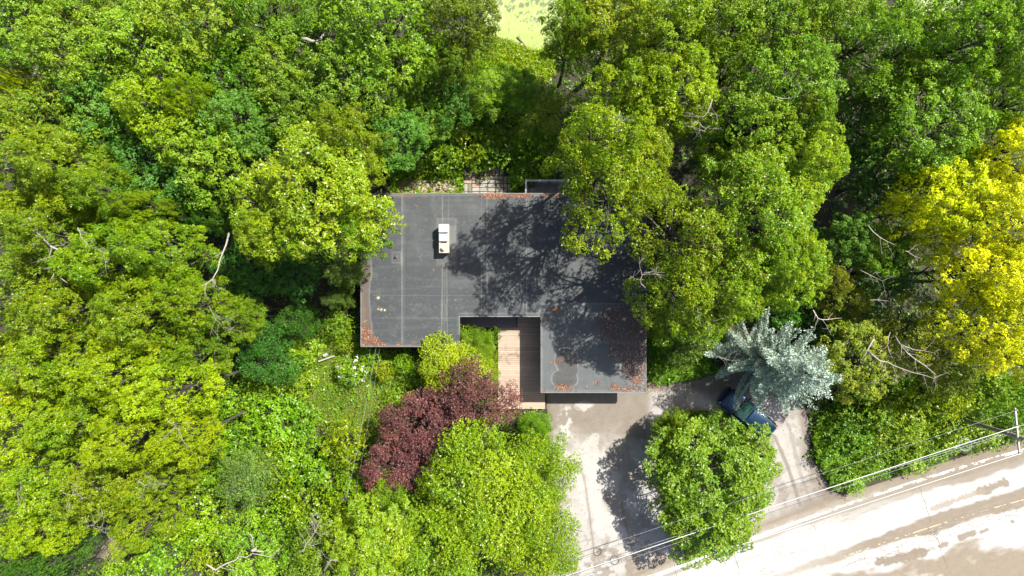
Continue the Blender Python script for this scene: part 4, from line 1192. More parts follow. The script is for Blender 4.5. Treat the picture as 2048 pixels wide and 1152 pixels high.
def crown_tree(name, seed, R=4.5, H=14.0, base=.45, nb=24, ns=10, nr=14, k=7, L=.19, Wd=.085, bough=.34, sub=.42, flat=.75, lift=(-.1, .5), rag=.22, fill=.15):
    """returns (crown mesh, trunk mesh) of a broadleaf tree: trunk, limbs, boughs, twigs, leaf rosettes"""
    rng = np.random.default_rng(seed)
    zc = H * base + (H - H * base) * .42
    Rz = H - zc - R * bough * flat * .8
    dirs = fibdirs(nb, rng, -.35, .16)
    az = np.arctan2(dirs[:, 1], dirs[:, 0])
    lob = 1 + rag * np.sin(az * 2 + rng.uniform(0, 6)) * .5 + rag * np.sin(az * 3 + rng.uniform(0, 6)) * .6 + rng.normal(size=nb) * rag * .35
    bc = np.stack([dirs[:, 0] * R * .70 * lob, dirs[:, 1] * R * .70 * lob, zc + dirs[:, 2] * Rz * (1 + rng.normal(size=nb) * .14)], 1)
    br = R * bough * rng.uniform(.72, 1.22, nb)
    bclump = rng.uniform(0, 1, nb)
    cs, os_, cl, subs = [], [], [], []
    for i in range(nb):
        sd = fibdirs(ns, rng, -.25, .3)
        o0 = unit(np.array([dirs[i, 0], dirs[i, 1], max(dirs[i, 2], 0) + .5]))
        sd = unit(sd + o0 * .35)
        sc = bc[i] + sd * np.array([1, 1, flat]) * br[i] * rng.uniform(.6, 1.0, ns)[:, None]
        sr = br[i] * sub * rng.uniform(.7, 1.25, ns)
        subs.append((bc[i], sc))
        for j in range(ns):
            m = max(4, int(nr * (sr[j] / (R * bough * sub)) ** 1.6))
            rd = fibdirs(m, rng, -.35, .35)
            rd = unit(rd + sd[j] * .25 + np.array([0, 0, .15]))
            p = sc[j] + rd * np.array([1, 1, .8]) * sr[j] * rng.uniform(.72, 1.05, m)[:, None]
            cs.append(p); os_.append(unit(rd + np.array([0, 0, .75]) + rng.normal(size=(m, 3)) * .18))
            cl.append(np.clip(bclump[i] * .45 + rng.uniform(0, 1) * .3 + rng.uniform(0, 1, m) * .25, 0, 1))
    # inner fill so that crowns are not hollow
    nf = int(nb * ns * nr * fill)
    fd = unit(rng.normal(size=(nf, 3))); fr_ = rng.uniform(.3, .85, nf) ** .6
    fp = np.array([0, 0, zc]) + fd * fr_[:, None] * np.array([R * .8, R * .8, Rz])
    cs.append(fp); os_.append(unit(fd + np.array([0, 0, .6]))); cl.append(rng.uniform(0, .5, nf))
    C = np.concatenate(cs); O = np.concatenate(os_); CL = np.concatenate(cl)
    B, d, nr_, Ls, Ws, ti, cc = rosettes(C, O, rng, k, L, Wd, lift, CL)
    crown = leaves_to_mesh(name + '_crown', B, d, nr_, Ls, Ws, ti, cc)
    # wood
    mb = MB(); rr = random.Random(seed)
    top = Vector((rr.uniform(-.3, .3), rr.uniform(-.3, .3), zc + Rz * .35))
    tp = [Vector((0, 0, -.3)), Vector((0, 0, H * .2)), Vector((rr.uniform(-.2, .2), rr.uniform(-.2, .2), H * base)), top]
    mb.tube(tp, [H * .022, H * .017, H * .013, H * .005], 8)
    for i, (b_, sc) in enumerate(subs):
        b_ = Vector(b_); f = rr.uniform(.35, .9)
        s0 = tp[2].lerp(top, f * .8) if b_.z > zc else tp[1].lerp(tp[2], .6 + .4 * f)
        m1 = s0.lerp(b_, .5) + Vector((rr.uniform(-.3, .3), rr.uniform(-.3, .3), rr.uniform(.0, .5)))
        mb.tube([s0, m1, b_], [H * .0075, H * .005, H * .0028], 5, cap=False)
        for p in sc[::2]:
            p = Vector(p); m2 = b_.lerp(p, .5) + Vector((rr.uniform(-.1, .1), rr.uniform(-.1, .1), rr.uniform(-.05, .1)))
            mb.tube([b_, m2, b_ + (p - b_) * 1.05], [.03, .02, .008], 3, cap=False)
    # a few bare twigs that stick out of the leaves
    for i in range(7):
        b_ = Vector(bc[rr.randrange(nb)]) ; o_ = (b_ - Vector((0, 0, zc))).normalized()
        e = b_ + (o_ + Vector((rr.uniform(-.6, .6), rr.uniform(-.6, .6), rr.uniform(.2, .7)))).normalized() * R * bough * rr.uniform(1.0, 1.35)
        mb.tube([b_, b_.lerp(e, .6) + Vector((rr.uniform(-.12, .12), rr.uniform(-.12, .12), 0)), e], [.035, .022, .007], 4, cap=False)
        for _ in range(3):
            q0 = b_.lerp(e, rr.uniform(.6, .9)); q1 = q0 + Vector((rr.uniform(-.4, .4), rr.uniform(-.4, .4), rr.uniform(-.05, .25)))
            mb.tube([q0, q1], [.014, .004], 3, cap=False)
    return crown, mb.mesh(name + '_trunk', smooth=True)

def conifer_tree(name, seed, R=3.6, H=14.0, levels=26, L=.16, Wd=.05, dens=1.0, droop=.12, up=.25, z0=.9, k=5, width_pow=.8, twig=.75, vary=.28):
    rng = np.random.default_rng(seed); rr = random.Random(seed)
    cs, os_, cl = [], [], []
    mb = MB(); mb.tube([(0, 0, -.3), (0, 0, H * .5), (0, 0, H * .97)], [H * .017, H * .010, .02], 8)
    for lv in range(levels):
        f = lv / (levels - 1); z = z0 + (H - z0) * (f ** .92)
        rl = R * (1 - f) ** width_pow + .15
        nbr = max(3, int(9 - 4 * f))
        a0 = rr.uniform(0, 6.28)
        for b in range(nbr):
            if rr.random() < .10: continue
            an = a0 + 6.283 * b / nbr + rr.uniform(-.25, .25)
            ln = rl * rr.uniform(1 - vary, 1 + vary * .7)
            dv = np.array([math.cos(an), math.sin(an), 0]); sv = np.array([-math.sin(an), math.cos(an), 0])
            def pos(t): return np.array([0, 0, z]) + dv * ln * t + np.array([0, 0, -droop * ln * math.sin(t * 2.2) + up * ln * t ** 2.6])
            pts = [pos(t) for t in (0, .35, .7, 1)]
            mb.tube(pts, [.05 * (1 - f) + .012, .03 * (1 - f) + .01, .014, .005], 4, cap=False)
            m = max(3, int(ln / .16 * dens)); bt = rr.uniform(0, 1)
            for q in range(m):
                t = .18 + .82 * (q + rr.uniform(0, 1)) / m
                p = pos(t); w = twig * (1.06 - t) ** .6 * min(1, ln / 2) + .06
                for s in (-1, 1):
                    nt_ = max(1, int(w / .11))
                    for u in range(nt_):
                        uu = (u + rr.random()) / nt_
                        cs.append(p + (sv * s * .85 + dv * .5) * w * uu + np.array([0, 0, -.10 * uu * w + rr.uniform(-.03, .05)]))
                        os_.append(unit(sv * s * .5 + dv * .8 + np.array([0, 0, .55]))); cl.append(min(1, max(0, bt * .5 + rr.random() * .5 - .15 * (1 - t))))
    C = np.array(cs); O = np.array(os_); CL = np.array(cl)
    B, d, nr_, Ls, Ws, ti, cc = rosettes(C, O, rng, k, L, Wd, (.2, 1.5), CL)
    return leaves_to_mesh(name + '_crown', B, d, nr_, Ls, Ws, ti, cc, fold=.1), mb.mesh(name + '_trunk', smooth=True)

def shrub_mesh(name, seed, R=1.6, H=2.2, nb=14, nr=26, k=6, L=.13, Wd=.07, stems=8, flowers=0):
    rng = np.random.default_rng(seed); rr = random.Random(seed)
    cs, os_, cl = [], [], []
    d = fibdirs(nb, rng, -.1, .3)
    bc = d * np.array([R * .62, R * .62, H * .45]) * rng.uniform(.75, 1.25, nb)[:, None] + np.array([0, 0, H * .5])
    mb = MB()
    for i in range(nb):
        r = R * rng.uniform(.3, .48); m = int(nr * rng.uniform(.7, 1.3))
        rd = unit(fibdirs(m, rng, -.3, .4)); p = bc[i] + rd * np.array([1, 1, .8]) * r * rng.uniform(.5, 1.08, m)[:, None]
        cs.append(p); os_.append(unit(rd + np.array([0, 0, .6]))); b0 = rng.uniform(0, 1); cl.append(np.clip(b0 * .6 + rng.uniform(0, 1, m) * .4, 0, 1))
        q = Vector(bc[i]); mb.tube([(rr.uniform(-.15, .15), rr.uniform(-.15, .15), 0), (q.x * .5, q.y * .5, q.z * .55), q], [.035, .025, .01], 4, cap=False)
    C = np.concatenate(cs); C[:, 2] = np.maximum(C[:, 2], .06); O = np.concatenate(os_); CL = np.concatenate(cl)
    a = rosettes(C, O, rng, k, L, Wd, (-.1, .7), CL)
    return leaves_to_mesh(name + '_foliage', *a), mb.mesh(name + '_stem', smooth=True)

GEO = {}
for i in range(3): GEO['O%d' % i] = crown_tree('oak', 100 + i, nb=27, ns=9, nr=20, k=8, L=.175, Wd=.076, bough=.31, sub=.34, lift=(-.25, .5), rag=.26, fill=.08)
for i in range(3): GEO['M%d' % i] = crown_tree('maple', 200 + i, nb=25, ns=9, nr=20, k=6, L=.155, Wd=.112, bough=.33, sub=.33, fill=.08, flat=.8, lift=(-.2, .45), rag=.2)
for i in range(2): GEO['L%d' % i] = crown_tree('locust', 300 + i, R=4.5, H=10, base=.25, nb=30, ns=12, nr=20, k=6, L=.15, Wd=.07, bough=.30, sub=.44, flat=.6, lift=(0, .9), rag=.24)
GEO['G0'] = crown_tree('airy', 450, nb=20, ns=8, nr=13, k=6, L=.21, Wd=.095, bough=.27, sub=.42, flat=.6, rag=.36, fill=.02)
for i in range(2): GEO['F%d' % i] = crown_tree('loose', 400 + i, nb=21, ns=10, nr=13, k=6, L=.20, Wd=.10, bough=.30, sub=.40, flat=.7, rag=.42, fill=.05)
GEO['C0'] = crown_tree('crab', 500, R=4.0, H=6.5, base=.12, nb=40, ns=9, nr=20, k=6, L=.13, Wd=.085, bough=.25, sub=.34, flat=.85, lift=(-.1, .7), rag=.20, fill=.08)
GEO['P0'] = crown_tree('plum', 600, R=3.2, H=6.5, base=.2, nb=26, ns=10, nr=18, k=6, L=.12, Wd=.06, bough=.30, sub=.42, flat=.8, lift=(0, 1.0), rag=.26)
GEO['S0'] = conifer_tree('spruce', 700, R=4.1, H=13.5, levels=15, L=.19, Wd=.066, k=6, width_pow=.55, dens=1.3, twig=.5, up=.35, vary=.4)
GEO['S1'] = conifer_tree('hemlock', 701, R=3.0, H=9, levels=13, L=.16, Wd=.05, dens=1.3, vary=.35, droop=.25, up=.05, k=4, width_pow=.6, twig=.6)
for i in range(3): GEO['B%d' % i] = shrub_mesh('shrub', 800 + i, nb=16, nr=26 + 3 * i)
print('tris', sum(len(m.polygons) * 2 for g in GEO.values() for m in g))

# leaf colours ---------------------------------------------------------
LM = {
 'oak':    leaf_mat('oak_leaf',    (0.162, 0.205, 0.010), (0.076, 0.135, 0.010), tip=(.24, .15, .02), tipf=.16, rough=.36),
 'oak2':   leaf_mat('oak_leaf_olive', (0.204, 0.249, 0.012), (0.092, 0.158, 0.010), tip=(.25, .15, .03), tipf=.18, rough=.38),
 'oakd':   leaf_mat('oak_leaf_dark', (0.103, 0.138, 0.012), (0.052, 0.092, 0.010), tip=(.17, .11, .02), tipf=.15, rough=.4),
 'olive':  leaf_mat('olive_leaf',  (0.167, 0.218, 0.023), (0.076, 0.153, 0.018), tip=(.19, .18, .04), tipf=.14, rough=.45),
 'dull':   leaf_mat('dull_leaf',   (0.090, 0.163, 0.050), (0.045, 0.113, 0.035), tip=(.12, .15, .05), tipf=.12, rough=.5),
 'maple':  leaf_mat('maple_leaf',  (0.114, 0.184, 0.020), (0.053, 0.110, 0.016), tip=(.13, .18, .03), tipf=.12, rough=.42),
 'leaf':   leaf_mat('fresh_leaf',  (0.148, 0.226, 0.014), (0.068, 0.138, 0.012), tip=(.17, .22, .03), tipf=.14, rough=.4),
 'lime':   leaf_mat('lime_leaf',   (0.234, 0.267, 0.008), (0.130, 0.187, 0.008), tip=(.25, .24, .015), tipf=.15, rough=.38),
 'locust': leaf_mat('locust_leaf', (0.185, 0.226, 0.012), (0.095, 0.158, 0.010), tip=(.23, .22, .03), tipf=.15, rough=.36),
 'gold':   leaf_mat('golden_leaf', (0.506, 0.469, 0.004), (0.318, 0.333, 0.005), tip=(.58, .57, .01), tipf=.2, rough=.45),
 'goldo':  leaf_mat('olive_gold_leaf', (.190, .190, .010), (.085, .115, .010), tip=(.26, .22, .02), tipf=.12, rough=.45),
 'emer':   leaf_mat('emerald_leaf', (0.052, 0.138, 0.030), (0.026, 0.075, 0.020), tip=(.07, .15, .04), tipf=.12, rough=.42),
 'crab':   leaf_mat('crabapple_leaf', (.155, .195, .022), (.070, .120, .015), tip=(.16, .17, .03), tipf=.16, rough=.42),
 'plum':   leaf_mat('plum_leaf',   (.200, .080, .064), (.092, .036, .036), tip=(.23, .13, .09), tipf=.12, rough=.45, trans=.15, k=(1, 1, 1)),
 'spruce': leaf_mat('blue_spruce_needle', (.540, .650, .550), (.260, .350, .290), tip=(.50, .56, .54), tipf=.15, rough=.6, trans=.08, k=(1, 1, 1)),
 'pine':   leaf_mat('soft_needle', (.125, .170, .060), (.055, .095, .040), tip=(.15, .19, .05), tipf=.12, rough=.55, trans=.15),
 'yew':    leaf_mat('yew_needle', (.085, .125, .040), (.040, .075, .028), tip=(.12, .14, .05), tipf=.12, rough=.55, trans=.12),
}
m_bark = noise_mat('grey_bark', (0.065, 0.055, 0.042), (0.13, 0.115, 0.09), scale=3, rough=.95, bump=.6, stretch=(3, 3, .6))
m_bare = noise_mat('bleached_wood', (0.24, 0.21, 0.175), (0.40, 0.36, 0.31), scale=4, rough=.9, bump=.3)

base_dims = {'O': (4.5, 14), 'M': (4.5, 14), 'L': (4.5, 10), 'F': (4.5, 14), 'G': (4.5, 14), 'C': (4.0, 6.5), 'P': (3.2, 6.5), 'B': (1.6, 2.2)}
name_of = {'oak': 'oak_tree', 'oak2': 'oak_tree', 'oakd': 'oak_tree', 'olive': 'maple_tree', 'dull': 'maple_tree', 'maple': 'maple_tree', 'leaf': 'maple_tree', 'lime': 'maple_tree',
           'locust': 'locust_tree', 'gold': 'golden_tree', 'goldo': 'golden_tree', 'emer': 'maple_tree', 'crab': 'crabapple_tree', 'plum': 'purple_plum_tree', 'spruce': 'blue_spruce', 'pine': 'pine_tree', 'yew': 'yew_bush'}
TREES = []
VR = random.Random(3)
def plant(px, py, rpx, ztop, geo, mat, label, group=None, squash=1.0):
    crown, wood = GEO[geo]
    if geo[0] == 'S':
        R0, H0 = (4.1, 13.5) if geo == 'S0' else (3.0, 9)
        hc = ztop * (.5 if geo == 'S0' else .6)
    else:
        R0, H0 = base_dims[geo[0]]; hc = ztop * {'B': .55, 'C': .55, 'L': .62, 'P': .6}.get(geo[0], .70)
    x, y = W(px, py, hc)
    s = rpx * (CAM_H - hc) / F / (R0 * .97)
    sz = ztop / H0
    shrub = geo[0] == 'B' or mat == 'yew'
    nm = ('shrub' if mat != 'yew' else 'yew_bush') if shrub else name_of[mat]
    e = empty(nm, (x, y, 0), VR.uniform(0, 6.283))
    e.scale = (s, s * squash, sz)
    tag(e, label, 'shrub' if shrub else 'tree', group or ('shrubs of the undergrowth' if shrub else 'woodland trees'))
    c = bpy.data.objects.new('foliage' if shrub else 'crown', crown); COL.objects.link(c); c.parent = e
    if len(crown.materials) == 0: crown.materials.append(None)
    c.material_slots[0].link = 'OBJECT'; c.material_slots[0].material = LM[mat]
    w = bpy.data.objects.new('stem' if shrub else 'trunk', wood); COL.objects.link(w); w.parent = e
    if len(wood.materials) == 0: wood.materials.append(m_bark)
    TREES.append((e, px, py, rpx, ztop))
    return e

exec_rows = [
# --- top left woodland
(50, 45, 95, 14, 'M0', 'olive', 'olive green maple filling the extreme top left corner'),
(150, 20, 80, 13, 'M1', 'olive', 'olive maple cut by the top edge, next to the corner tree'),
(172, 112, 92, 15.5, 'M2', 'olive', 'tall olive maple with yellowish domes just below the top left corner trees'),
(272, 36, 88, 14.5, 'M0', 'olive', 'olive maple cut by the top edge above the dull dark maples'),
(325, 120, 92, 15, 'M1', 'olive', 'broad olive maple between the top edge and the lime topped maple'),
(425, 60, 98, 15.5, 'M2', 'olive', 'tall yellowish olive maple at the top edge, left of the snapped limb'),
(468, 160, 80, 13, 'M0', 'maple', 'mid green maple in the hollow above the lime topped maple'),
(540, 46, 80, 14, 'M1', 'maple', 'mid green maple at the top edge beside the snapped limb'),
(575, 150, 78, 13, 'M2', 'olive', 'olive green maple below the snapped limb'),
(22, 215, 62, 13, 'M1', 'leaf', 'glossy fresh green maple on the left edge above the oaks'),
(88, 196, 36, 13.5, 'B1', 'lime', 'small bright lime treetop poking out near the left edge'),
(128, 248, 78, 14, 'M0', 'olive', 'brownish olive maple right of the small lime treetop'),
(235, 222, 88, 13.5, 'M2', 'dull', 'dull bluish green maple between the olive maple and the lime topped maple'),
(345, 238, 72, 15, 'M1', 'lime', 'lime yellow maple with two bright domes amid the dull green maples'),
(408, 212, 46, 15.5, 'M0', 'lime', 'brightest lime dome of the upper left woodland'),
(205, 305, 70, 12.5, 'M1', 'olive', 'low olive maple at the upper edge of the left oaks'),
(318, 350, 92, 12.5, 'M0', 'dull', 'dull green maple above the right end of the left oaks'),
(425, 318, 88, 14, 'M2', 'olive', 'olive maple with lime flecks right below the lime maple'),
(500, 258, 72, 13, 'M1', 'dull', 'dull green maple between the lime maple and the oak by the roof'),
(605, 212, 92, 13, 'M0', 'maple', 'mid green maple directly above the oak by the roof'),
(640, 70, 78, 12, 'F0', 'maple', 'loose maple with a broken pale limb near the top edge'),
(765, 62, 118, 16, 'M1', 'leaf', 'large fresh green maple with dense domes at the top edge left of the pond'),
(715, 178, 95, 14.5, 'M2', 'olive', 'greyish olive maple below the large fresh green maple'),
(820, 140, 60, 13, 'M0', 'leaf', 'fresh green maple between the large maple and the emerald tree'),
(640, 392, 140, 16, 'O0', 'oak', 'broad yellow green oak reaching over the upper left corner of the roof'),
(705, 288, 80, 15, 'O1', 'oak', 'upper oak with orange flecks behind the broad oak at the roof'),
(560, 455, 75, 14, 'O2', 'oak', 'left hand oak of the group beside the roof'),
(720, 450, 62, 13, 'O1', 'oak', 'oak whose tip touches the left end of the roof'),
(795, 282, 62, 11, 'M1', 'dull', 'dull green maple touching the tan stones above the roof'),
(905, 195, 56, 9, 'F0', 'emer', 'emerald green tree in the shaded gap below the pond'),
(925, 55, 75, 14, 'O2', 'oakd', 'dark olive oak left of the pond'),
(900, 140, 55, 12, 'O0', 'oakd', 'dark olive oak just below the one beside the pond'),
(1012, 150, 46, 5, 'B0', 'lime', 'bright lime bush on the lower bank of the pond'),
(962, 140, 38, 4, 'B2', 'leaf', 'fresh green bush left of the lime one on the pond bank'),
# --- upper right oaks
(1140, 78, 66, 14, 'O1', 'oak2', 'olive oak overhanging the right bank of the pond'),
(1226, 50, 98, 15, 'O0', 'oak2', 'big olive oak at the top edge right of the pond'),
(1325, 65, 100, 15.5, 'O2', 'oak2', 'olive oak at the top edge, third from the pond'),
(1100, 218, 58, 6, 'F0', 'oak2', 'olive oak standing below the pond on its right'),
(1264, 190, 86, 14, 'O1', 'oak2', 'olive oak with bare grey twigs in its lower edge'),
(1335, 185, 90, 14, 'O0', 'oak2', 'olive oak right of the bare grey twigs'),
(1180, 300, 88, 19, 'F1', 'oak2', 'olive oak leaning over the back deck'),
(1270, 335, 82, 13.5, 'O2', 'oak2', 'olive oak behind the one over the back deck'),
(1218, 398, 102, 17, 'G0', 'oak', 'yellow green oak spreading over the upper right part of the roof'),
(1345, 472, 108, 16.5, 'G0', 'oak', 'tallest oak beside the roof, right of its upper corner'),
(1352, 575, 80, 14.5, 'F1', 'oak', 'oak touching the right roof edge above the garage'),
(1495, 430, 132, 17, 'O1', 'oak2', 'very large oak in the middle of the right hand woodland'),
(1580, 350, 88, 15, 'O2', 'oak2', 'oak with golden tips on the right rim of the oak group'),
(1552, 528, 84, 15, 'O0', 'oak2', 'oak at the lower right rim of the group above the spruce'),
(1450, 578, 80, 14, 'O2', 'oak', 'oak directly above the blue spruce'),
(1370, 640, 66, 12, 'F1', 'oak', 'low loose oak beside the lawn strip at the garage'),
(1412, 645, 36, 9, 'O1', 'oak', 'small oak crown between the lawn strip and the spruce'),
(1420, 55, 90, 15, 'M1', 'olive', 'olive maple at the top edge above the forked trunk'),
(1525, 45, 90, 15, 'M0', 'olive', 'olive maple at the top edge right of the forked trunk'),
(1565, 185, 95, 16, 'M2', 'olive', 'yellowish maple with rounded domes in the upper right woodland'),
(1480, 265, 92, 15, 'M1', 'olive', 'yellowish maple left of the dark hollow'),
(1590, 255, 60, 15, 'M0', 'olive', 'yellowish maple on the brink of the dark hollow'),
(1445, 160, 66, 13, 'F0', 'olive', 'thin crowned olive tree with a forked brown trunk showing'),
(1625, 55, 76, 14, 'F1', 'olive', 'loose olive maple at the top edge'),
(1430, 305, 52, 10, 'F0', 'dull', 'bluish green low tree in the gap between oaks and maples'),
(1705, 100, 86, 15, 'F0', 'leaf', 'loose fresh green maple with dark branches in the upper right'),
(1790, 55, 82, 14, 'F1', 'leaf', 'loose maple in front of the far pale water at the top'),
(1850, 240, 108, 14, 'M0', 'leaf', 'broad fresh green maple above the golden trees'),
(1905, 95, 92, 16, 'M2', 'leaf', 'fresh green maple near the top right corner'),
(2010, 80, 92, 16, 'M1', 'leaf', 'fresh green maple filling the top right corner'),
(2010, 215, 70, 14, 'M2', 'leaf', 'fresh green maple on the right edge above the golden trees'),
(1775, 160, 60, 12, 'F1', 'maple', 'dark mid green tree under the branches of the loose maple'),
(1700, 255, 85, 8, 'M0', 'maple', 'shaded green maple deep in the dark hollow'),
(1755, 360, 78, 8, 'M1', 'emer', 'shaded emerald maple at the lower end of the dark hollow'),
(1880, 330, 62, 11, 'M2', 'leaf', 'green maple squeezed between the broad maple and the golden trees'),
# --- golden trees
(1995, 312, 66, 14.5, 'M1', 'gold', 'uppermost golden yellow tree on the right edge'),
(1878, 395, 76, 14, 'M0', 'gold', 'golden tree at the left tip of the yellow group'),
(1810, 425, 46, 12, 'F0', 'gold', 'small golden crown farthest left in the yellow group'),
(1985, 430, 92, 15, 'M2', 'gold', 'large golden tree in the upper half of the yellow group'),
(1925, 545, 72, 14, 'M1', 'gold', 'golden tree in the middle of the yellow group beside the dead limbs'),
(1845, 478, 44, 11, 'M2', 'gold', 'low golden crown in the gap under the left golden trees'),
(2010, 560, 76, 15, 'M0', 'gold', 'golden tree cut by the right edge in the middle of the yellow group'),
(1950, 655, 82, 14, 'M2', 'gold', 'lower golden tree beside the bleached branch'),
(2030, 710, 58, 13, 'M1', 'gold', 'lowest golden tree, cut by the right edge'),
# --- understory right
(1690, 478, 52, 9, 'M2', 'dull', 'blue green small tree left of the golden group'),
(1755, 500, 56, 9, 'M0', 'leaf', 'fresh green small tree sunlit beside the golden group'),
(1650, 560, 40, 8, 'F1', 'goldo', 'sparse yellow olive sapling at the edge of the shaded hollow'),
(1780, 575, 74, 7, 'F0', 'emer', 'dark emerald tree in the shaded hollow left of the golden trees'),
(1700, 600, 50, 6, 'F1', 'goldo', 'sparse sapling with flat yellow leaves in the shaded hollow'),
(1715, 720, 82, 9, 'M0', 'goldo', 'olive gold tree right of the spruce tip'),
(1810, 670, 72, 10, 'F0', 'goldo', 'olive gold tree around the bleached dead branch'),
(1880, 730, 60, 9, 'M1', 'goldo', 'olive gold tree under the lowest golden crowns'),
# --- left oaks
(60, 330, 75, 15, 'O0', 'oak', 'oak on the left edge just below the dull maples'),
(165, 350, 86, 16, 'O1', 'oak', 'oak at the upper rim of the left oak group'),
(245, 400, 66, 15.5, 'O2', 'oak', 'oak second from the right rim of the left oak group'),
(318, 425, 39, 14.5, 'O0', 'oak', 'small round oak crown at the right tip of the left group'),
(45, 450, 71, 14, 'F0', 'oak', 'loose oak on the left edge with brown litter visible through it'),
(145, 480, 80, 16, 'O2', 'oak', 'oak crossed by the thick grey dead limb'),
(345, 508, 77, 16, 'O1', 'oak', 'oak at the right rim of the left group beside the long bare branch'),
(250, 520, 73, 16.5, 'O0', 'oak', 'oak in the middle of the left group'),
(70, 590, 85, 16, 'O1', 'oak', 'oak at the left edge below the dead limb'),
(190, 610, 79, 16, 'O2', 'oak', 'oak in the lower middle of the left group'),
(300, 625, 80, 16, 'O1', 'oak', 'oak below the long bare branch'),
(405, 610, 64, 15, 'O0', 'oak', 'lower right oak of the left group'),
(480, 640, 43, 11, 'O2', 'leaf', 'fresh green tree tip between the oaks and the emerald bushes'),
(415, 705, 55, 13, 'O2', 'oak', 'lower rim oak left of the emerald tree'),
# --- bright lower left
(50, 735, 80, 15, 'O2', 'lime', 'lime green oak on the left edge at mid height'),
(160, 725, 80, 15.5, 'O0', 'locust', 'bright green oak below the middle of the left group'),
(270, 735, 77, 16, 'O1', 'lime', 'lime green oak left of the brightest yellow crown'),
(375, 775, 71, 16, 'O2', 'lime', 'lime oak at the right rim facing the low green thicket'),
(300, 850, 75, 17, 'O0', 'lime', 'brightest yellow green crown of the lower left'),
(390, 870, 52, 14.5, 'O1', 'lime', 'small lime crown beside the low green thicket'),
(190, 840, 75, 15, 'O2', 'locust', 'bright green oak left of the brightest crown'),
(70, 850, 80, 15, 'O1', 'lime', 'lime oak on the left edge above the lowest oaks'),
(130, 945, 77, 15.5, 'O0', 'locust', 'bright green oak above the bare earth patch, on its left'),
(240, 955, 73, 15, 'O1', 'locust', 'bright green oak straight above the bare earth patch'),
(335, 950, 52, 13, 'O2', 'locust', 'bright green oak at the lower right rim of the lime group'),
(40, 1000, 75, 15, 'O2', 'lime', 'lime oak on the left edge above the bluish bush'),
(120, 1035, 58, 14, 'O1', 'lime', 'lime oak whose crown ends at the bluish trees of the corner'),
(300, 1040, 52, 12, 'O0', 'locust', 'bright oak right of the bare earth patch'),
(30, 1122, 62, 15, 'P0', 'dull', 'bluish green tree in the lower left corner'),
(112, 1122, 56, 14.5, 'P0', 'dull', 'bluish green tree left of the bare earth patch'),
# --- between oaks and house
(442, 432, 44, 11, 'P0', 'dull', 'grey green narrow tree at the top of the long bare branch'),
(400, 385, 52, 9, 'M1', 'emer', 'dark emerald tree between the left oaks and the grey green one'),
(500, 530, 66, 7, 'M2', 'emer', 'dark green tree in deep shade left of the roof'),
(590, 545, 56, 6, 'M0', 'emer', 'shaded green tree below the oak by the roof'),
(688, 545, 44, 11, 'S1', 'pine', 'feathery soft green conifer beside the left roof edge'),
(670, 600, 28, 8, 'S1', 'pine', 'small drooping conifer below the feathery one at the roof'),
(535, 705, 66, 6.5, 'P0', 'emer', 'round emerald tree left of the garden bench'),
(600, 640, 42, 5.5, 'P0', 'emer', 'small emerald tree above the round emerald one'),
(500, 625, 40, 8, 'F1', 'leaf', 'glossy green small tree at the rim of the oaks left of the emerald pair'),
# --- centre behind the house
(860, 225, 60, 8, 'M1', 'maple', 'shaded maple right of the greyish olive maple'),
(1040, 182, 46, 7, 'O1', 'leaf', 'fresh green small oak below the pond'),
(985, 185, 50, 8, 'F1', 'leaf', 'fresh green small tree on the slope under the pond'),
# --- bottom
(980, 985, 125, 10.5, 'L0', 'locust', 'large bright green locust left of the driveway'),
(1060, 940, 85, 9, 'L1', 'locust', 'bright green locust whose tips reach over the driveway'),
(1060, 1060, 92, 9.5, 'L0', 'locust', 'bright green locust at the lower edge beside the driveway'),
(925, 950, 76, 8.5, 'L1', 'locust', 'bright green locust touching the purple plum trees'),
(880, 1090, 100, 10.5, 'L1', 'locust', 'bright green locust at the bottom edge, middle of the row'),
(740, 1085, 92, 11, 'O1', 'locust', 'glossy green oak at the bottom edge left of the locusts'),
(640, 1110, 70, 10, 'F0', 'leaf', 'glossy green tree with bare white twigs at the bottom edge'),
(520, 1110, 70, 9, 'F1', 'leaf', 'loose green tree around the pale stump at the bottom edge'),
(785, 990, 50, 7, 'L0', 'leaf', 'green tree in the shade below the purple plum'),
(1070, 860, 34, 5.5, 'L1', 'leaf', 'small green tree at the lower end of the deck'),
(848, 845, 76, 7, 'P0', 'plum', 'reddish purple plum tree, left of the pair'),
(795, 925, 66, 6.6, 'P0', 'plum', 'reddish plum tree reaching down beside the locust'),
(948, 795, 80, 7.4, 'P0', 'plum', 'darker purple plum tree beside the deck'),
(905, 825, 46, 6, 'P0', 'plum', 'purple plum crown filling the gap between the pair'),
(490, 960, 74, 8.5, 'S1', 'pine', 'soft needled green pine in the low thicket'),
(912, 736, 68, 5.4, 'L0', 'lime', 'lime green small tree in front of the lower roof edge'),
(955, 690, 34, 4.6, 'L1', 'locust', 'small bright tree in the court beside the deck'),
(965, 745, 34, 4, 'L0', 'locust', 'bright green small tree between the deck and the purple plum'),
(1416, 964, 142, 7.6, 'C0', 'crab', 'round dense green crabapple on the island of the driveway'),
(1345, 860, 40, 5.2, 'C0', 'crab', 'small green crabapple crown at the upper left of the island'),
(1566, 733, 96, 13.5, 'S0', 'spruce', 'silvery blue spruce leaning over the dark blue car'),
]
for r_ in exec_rows: plant(*r_)

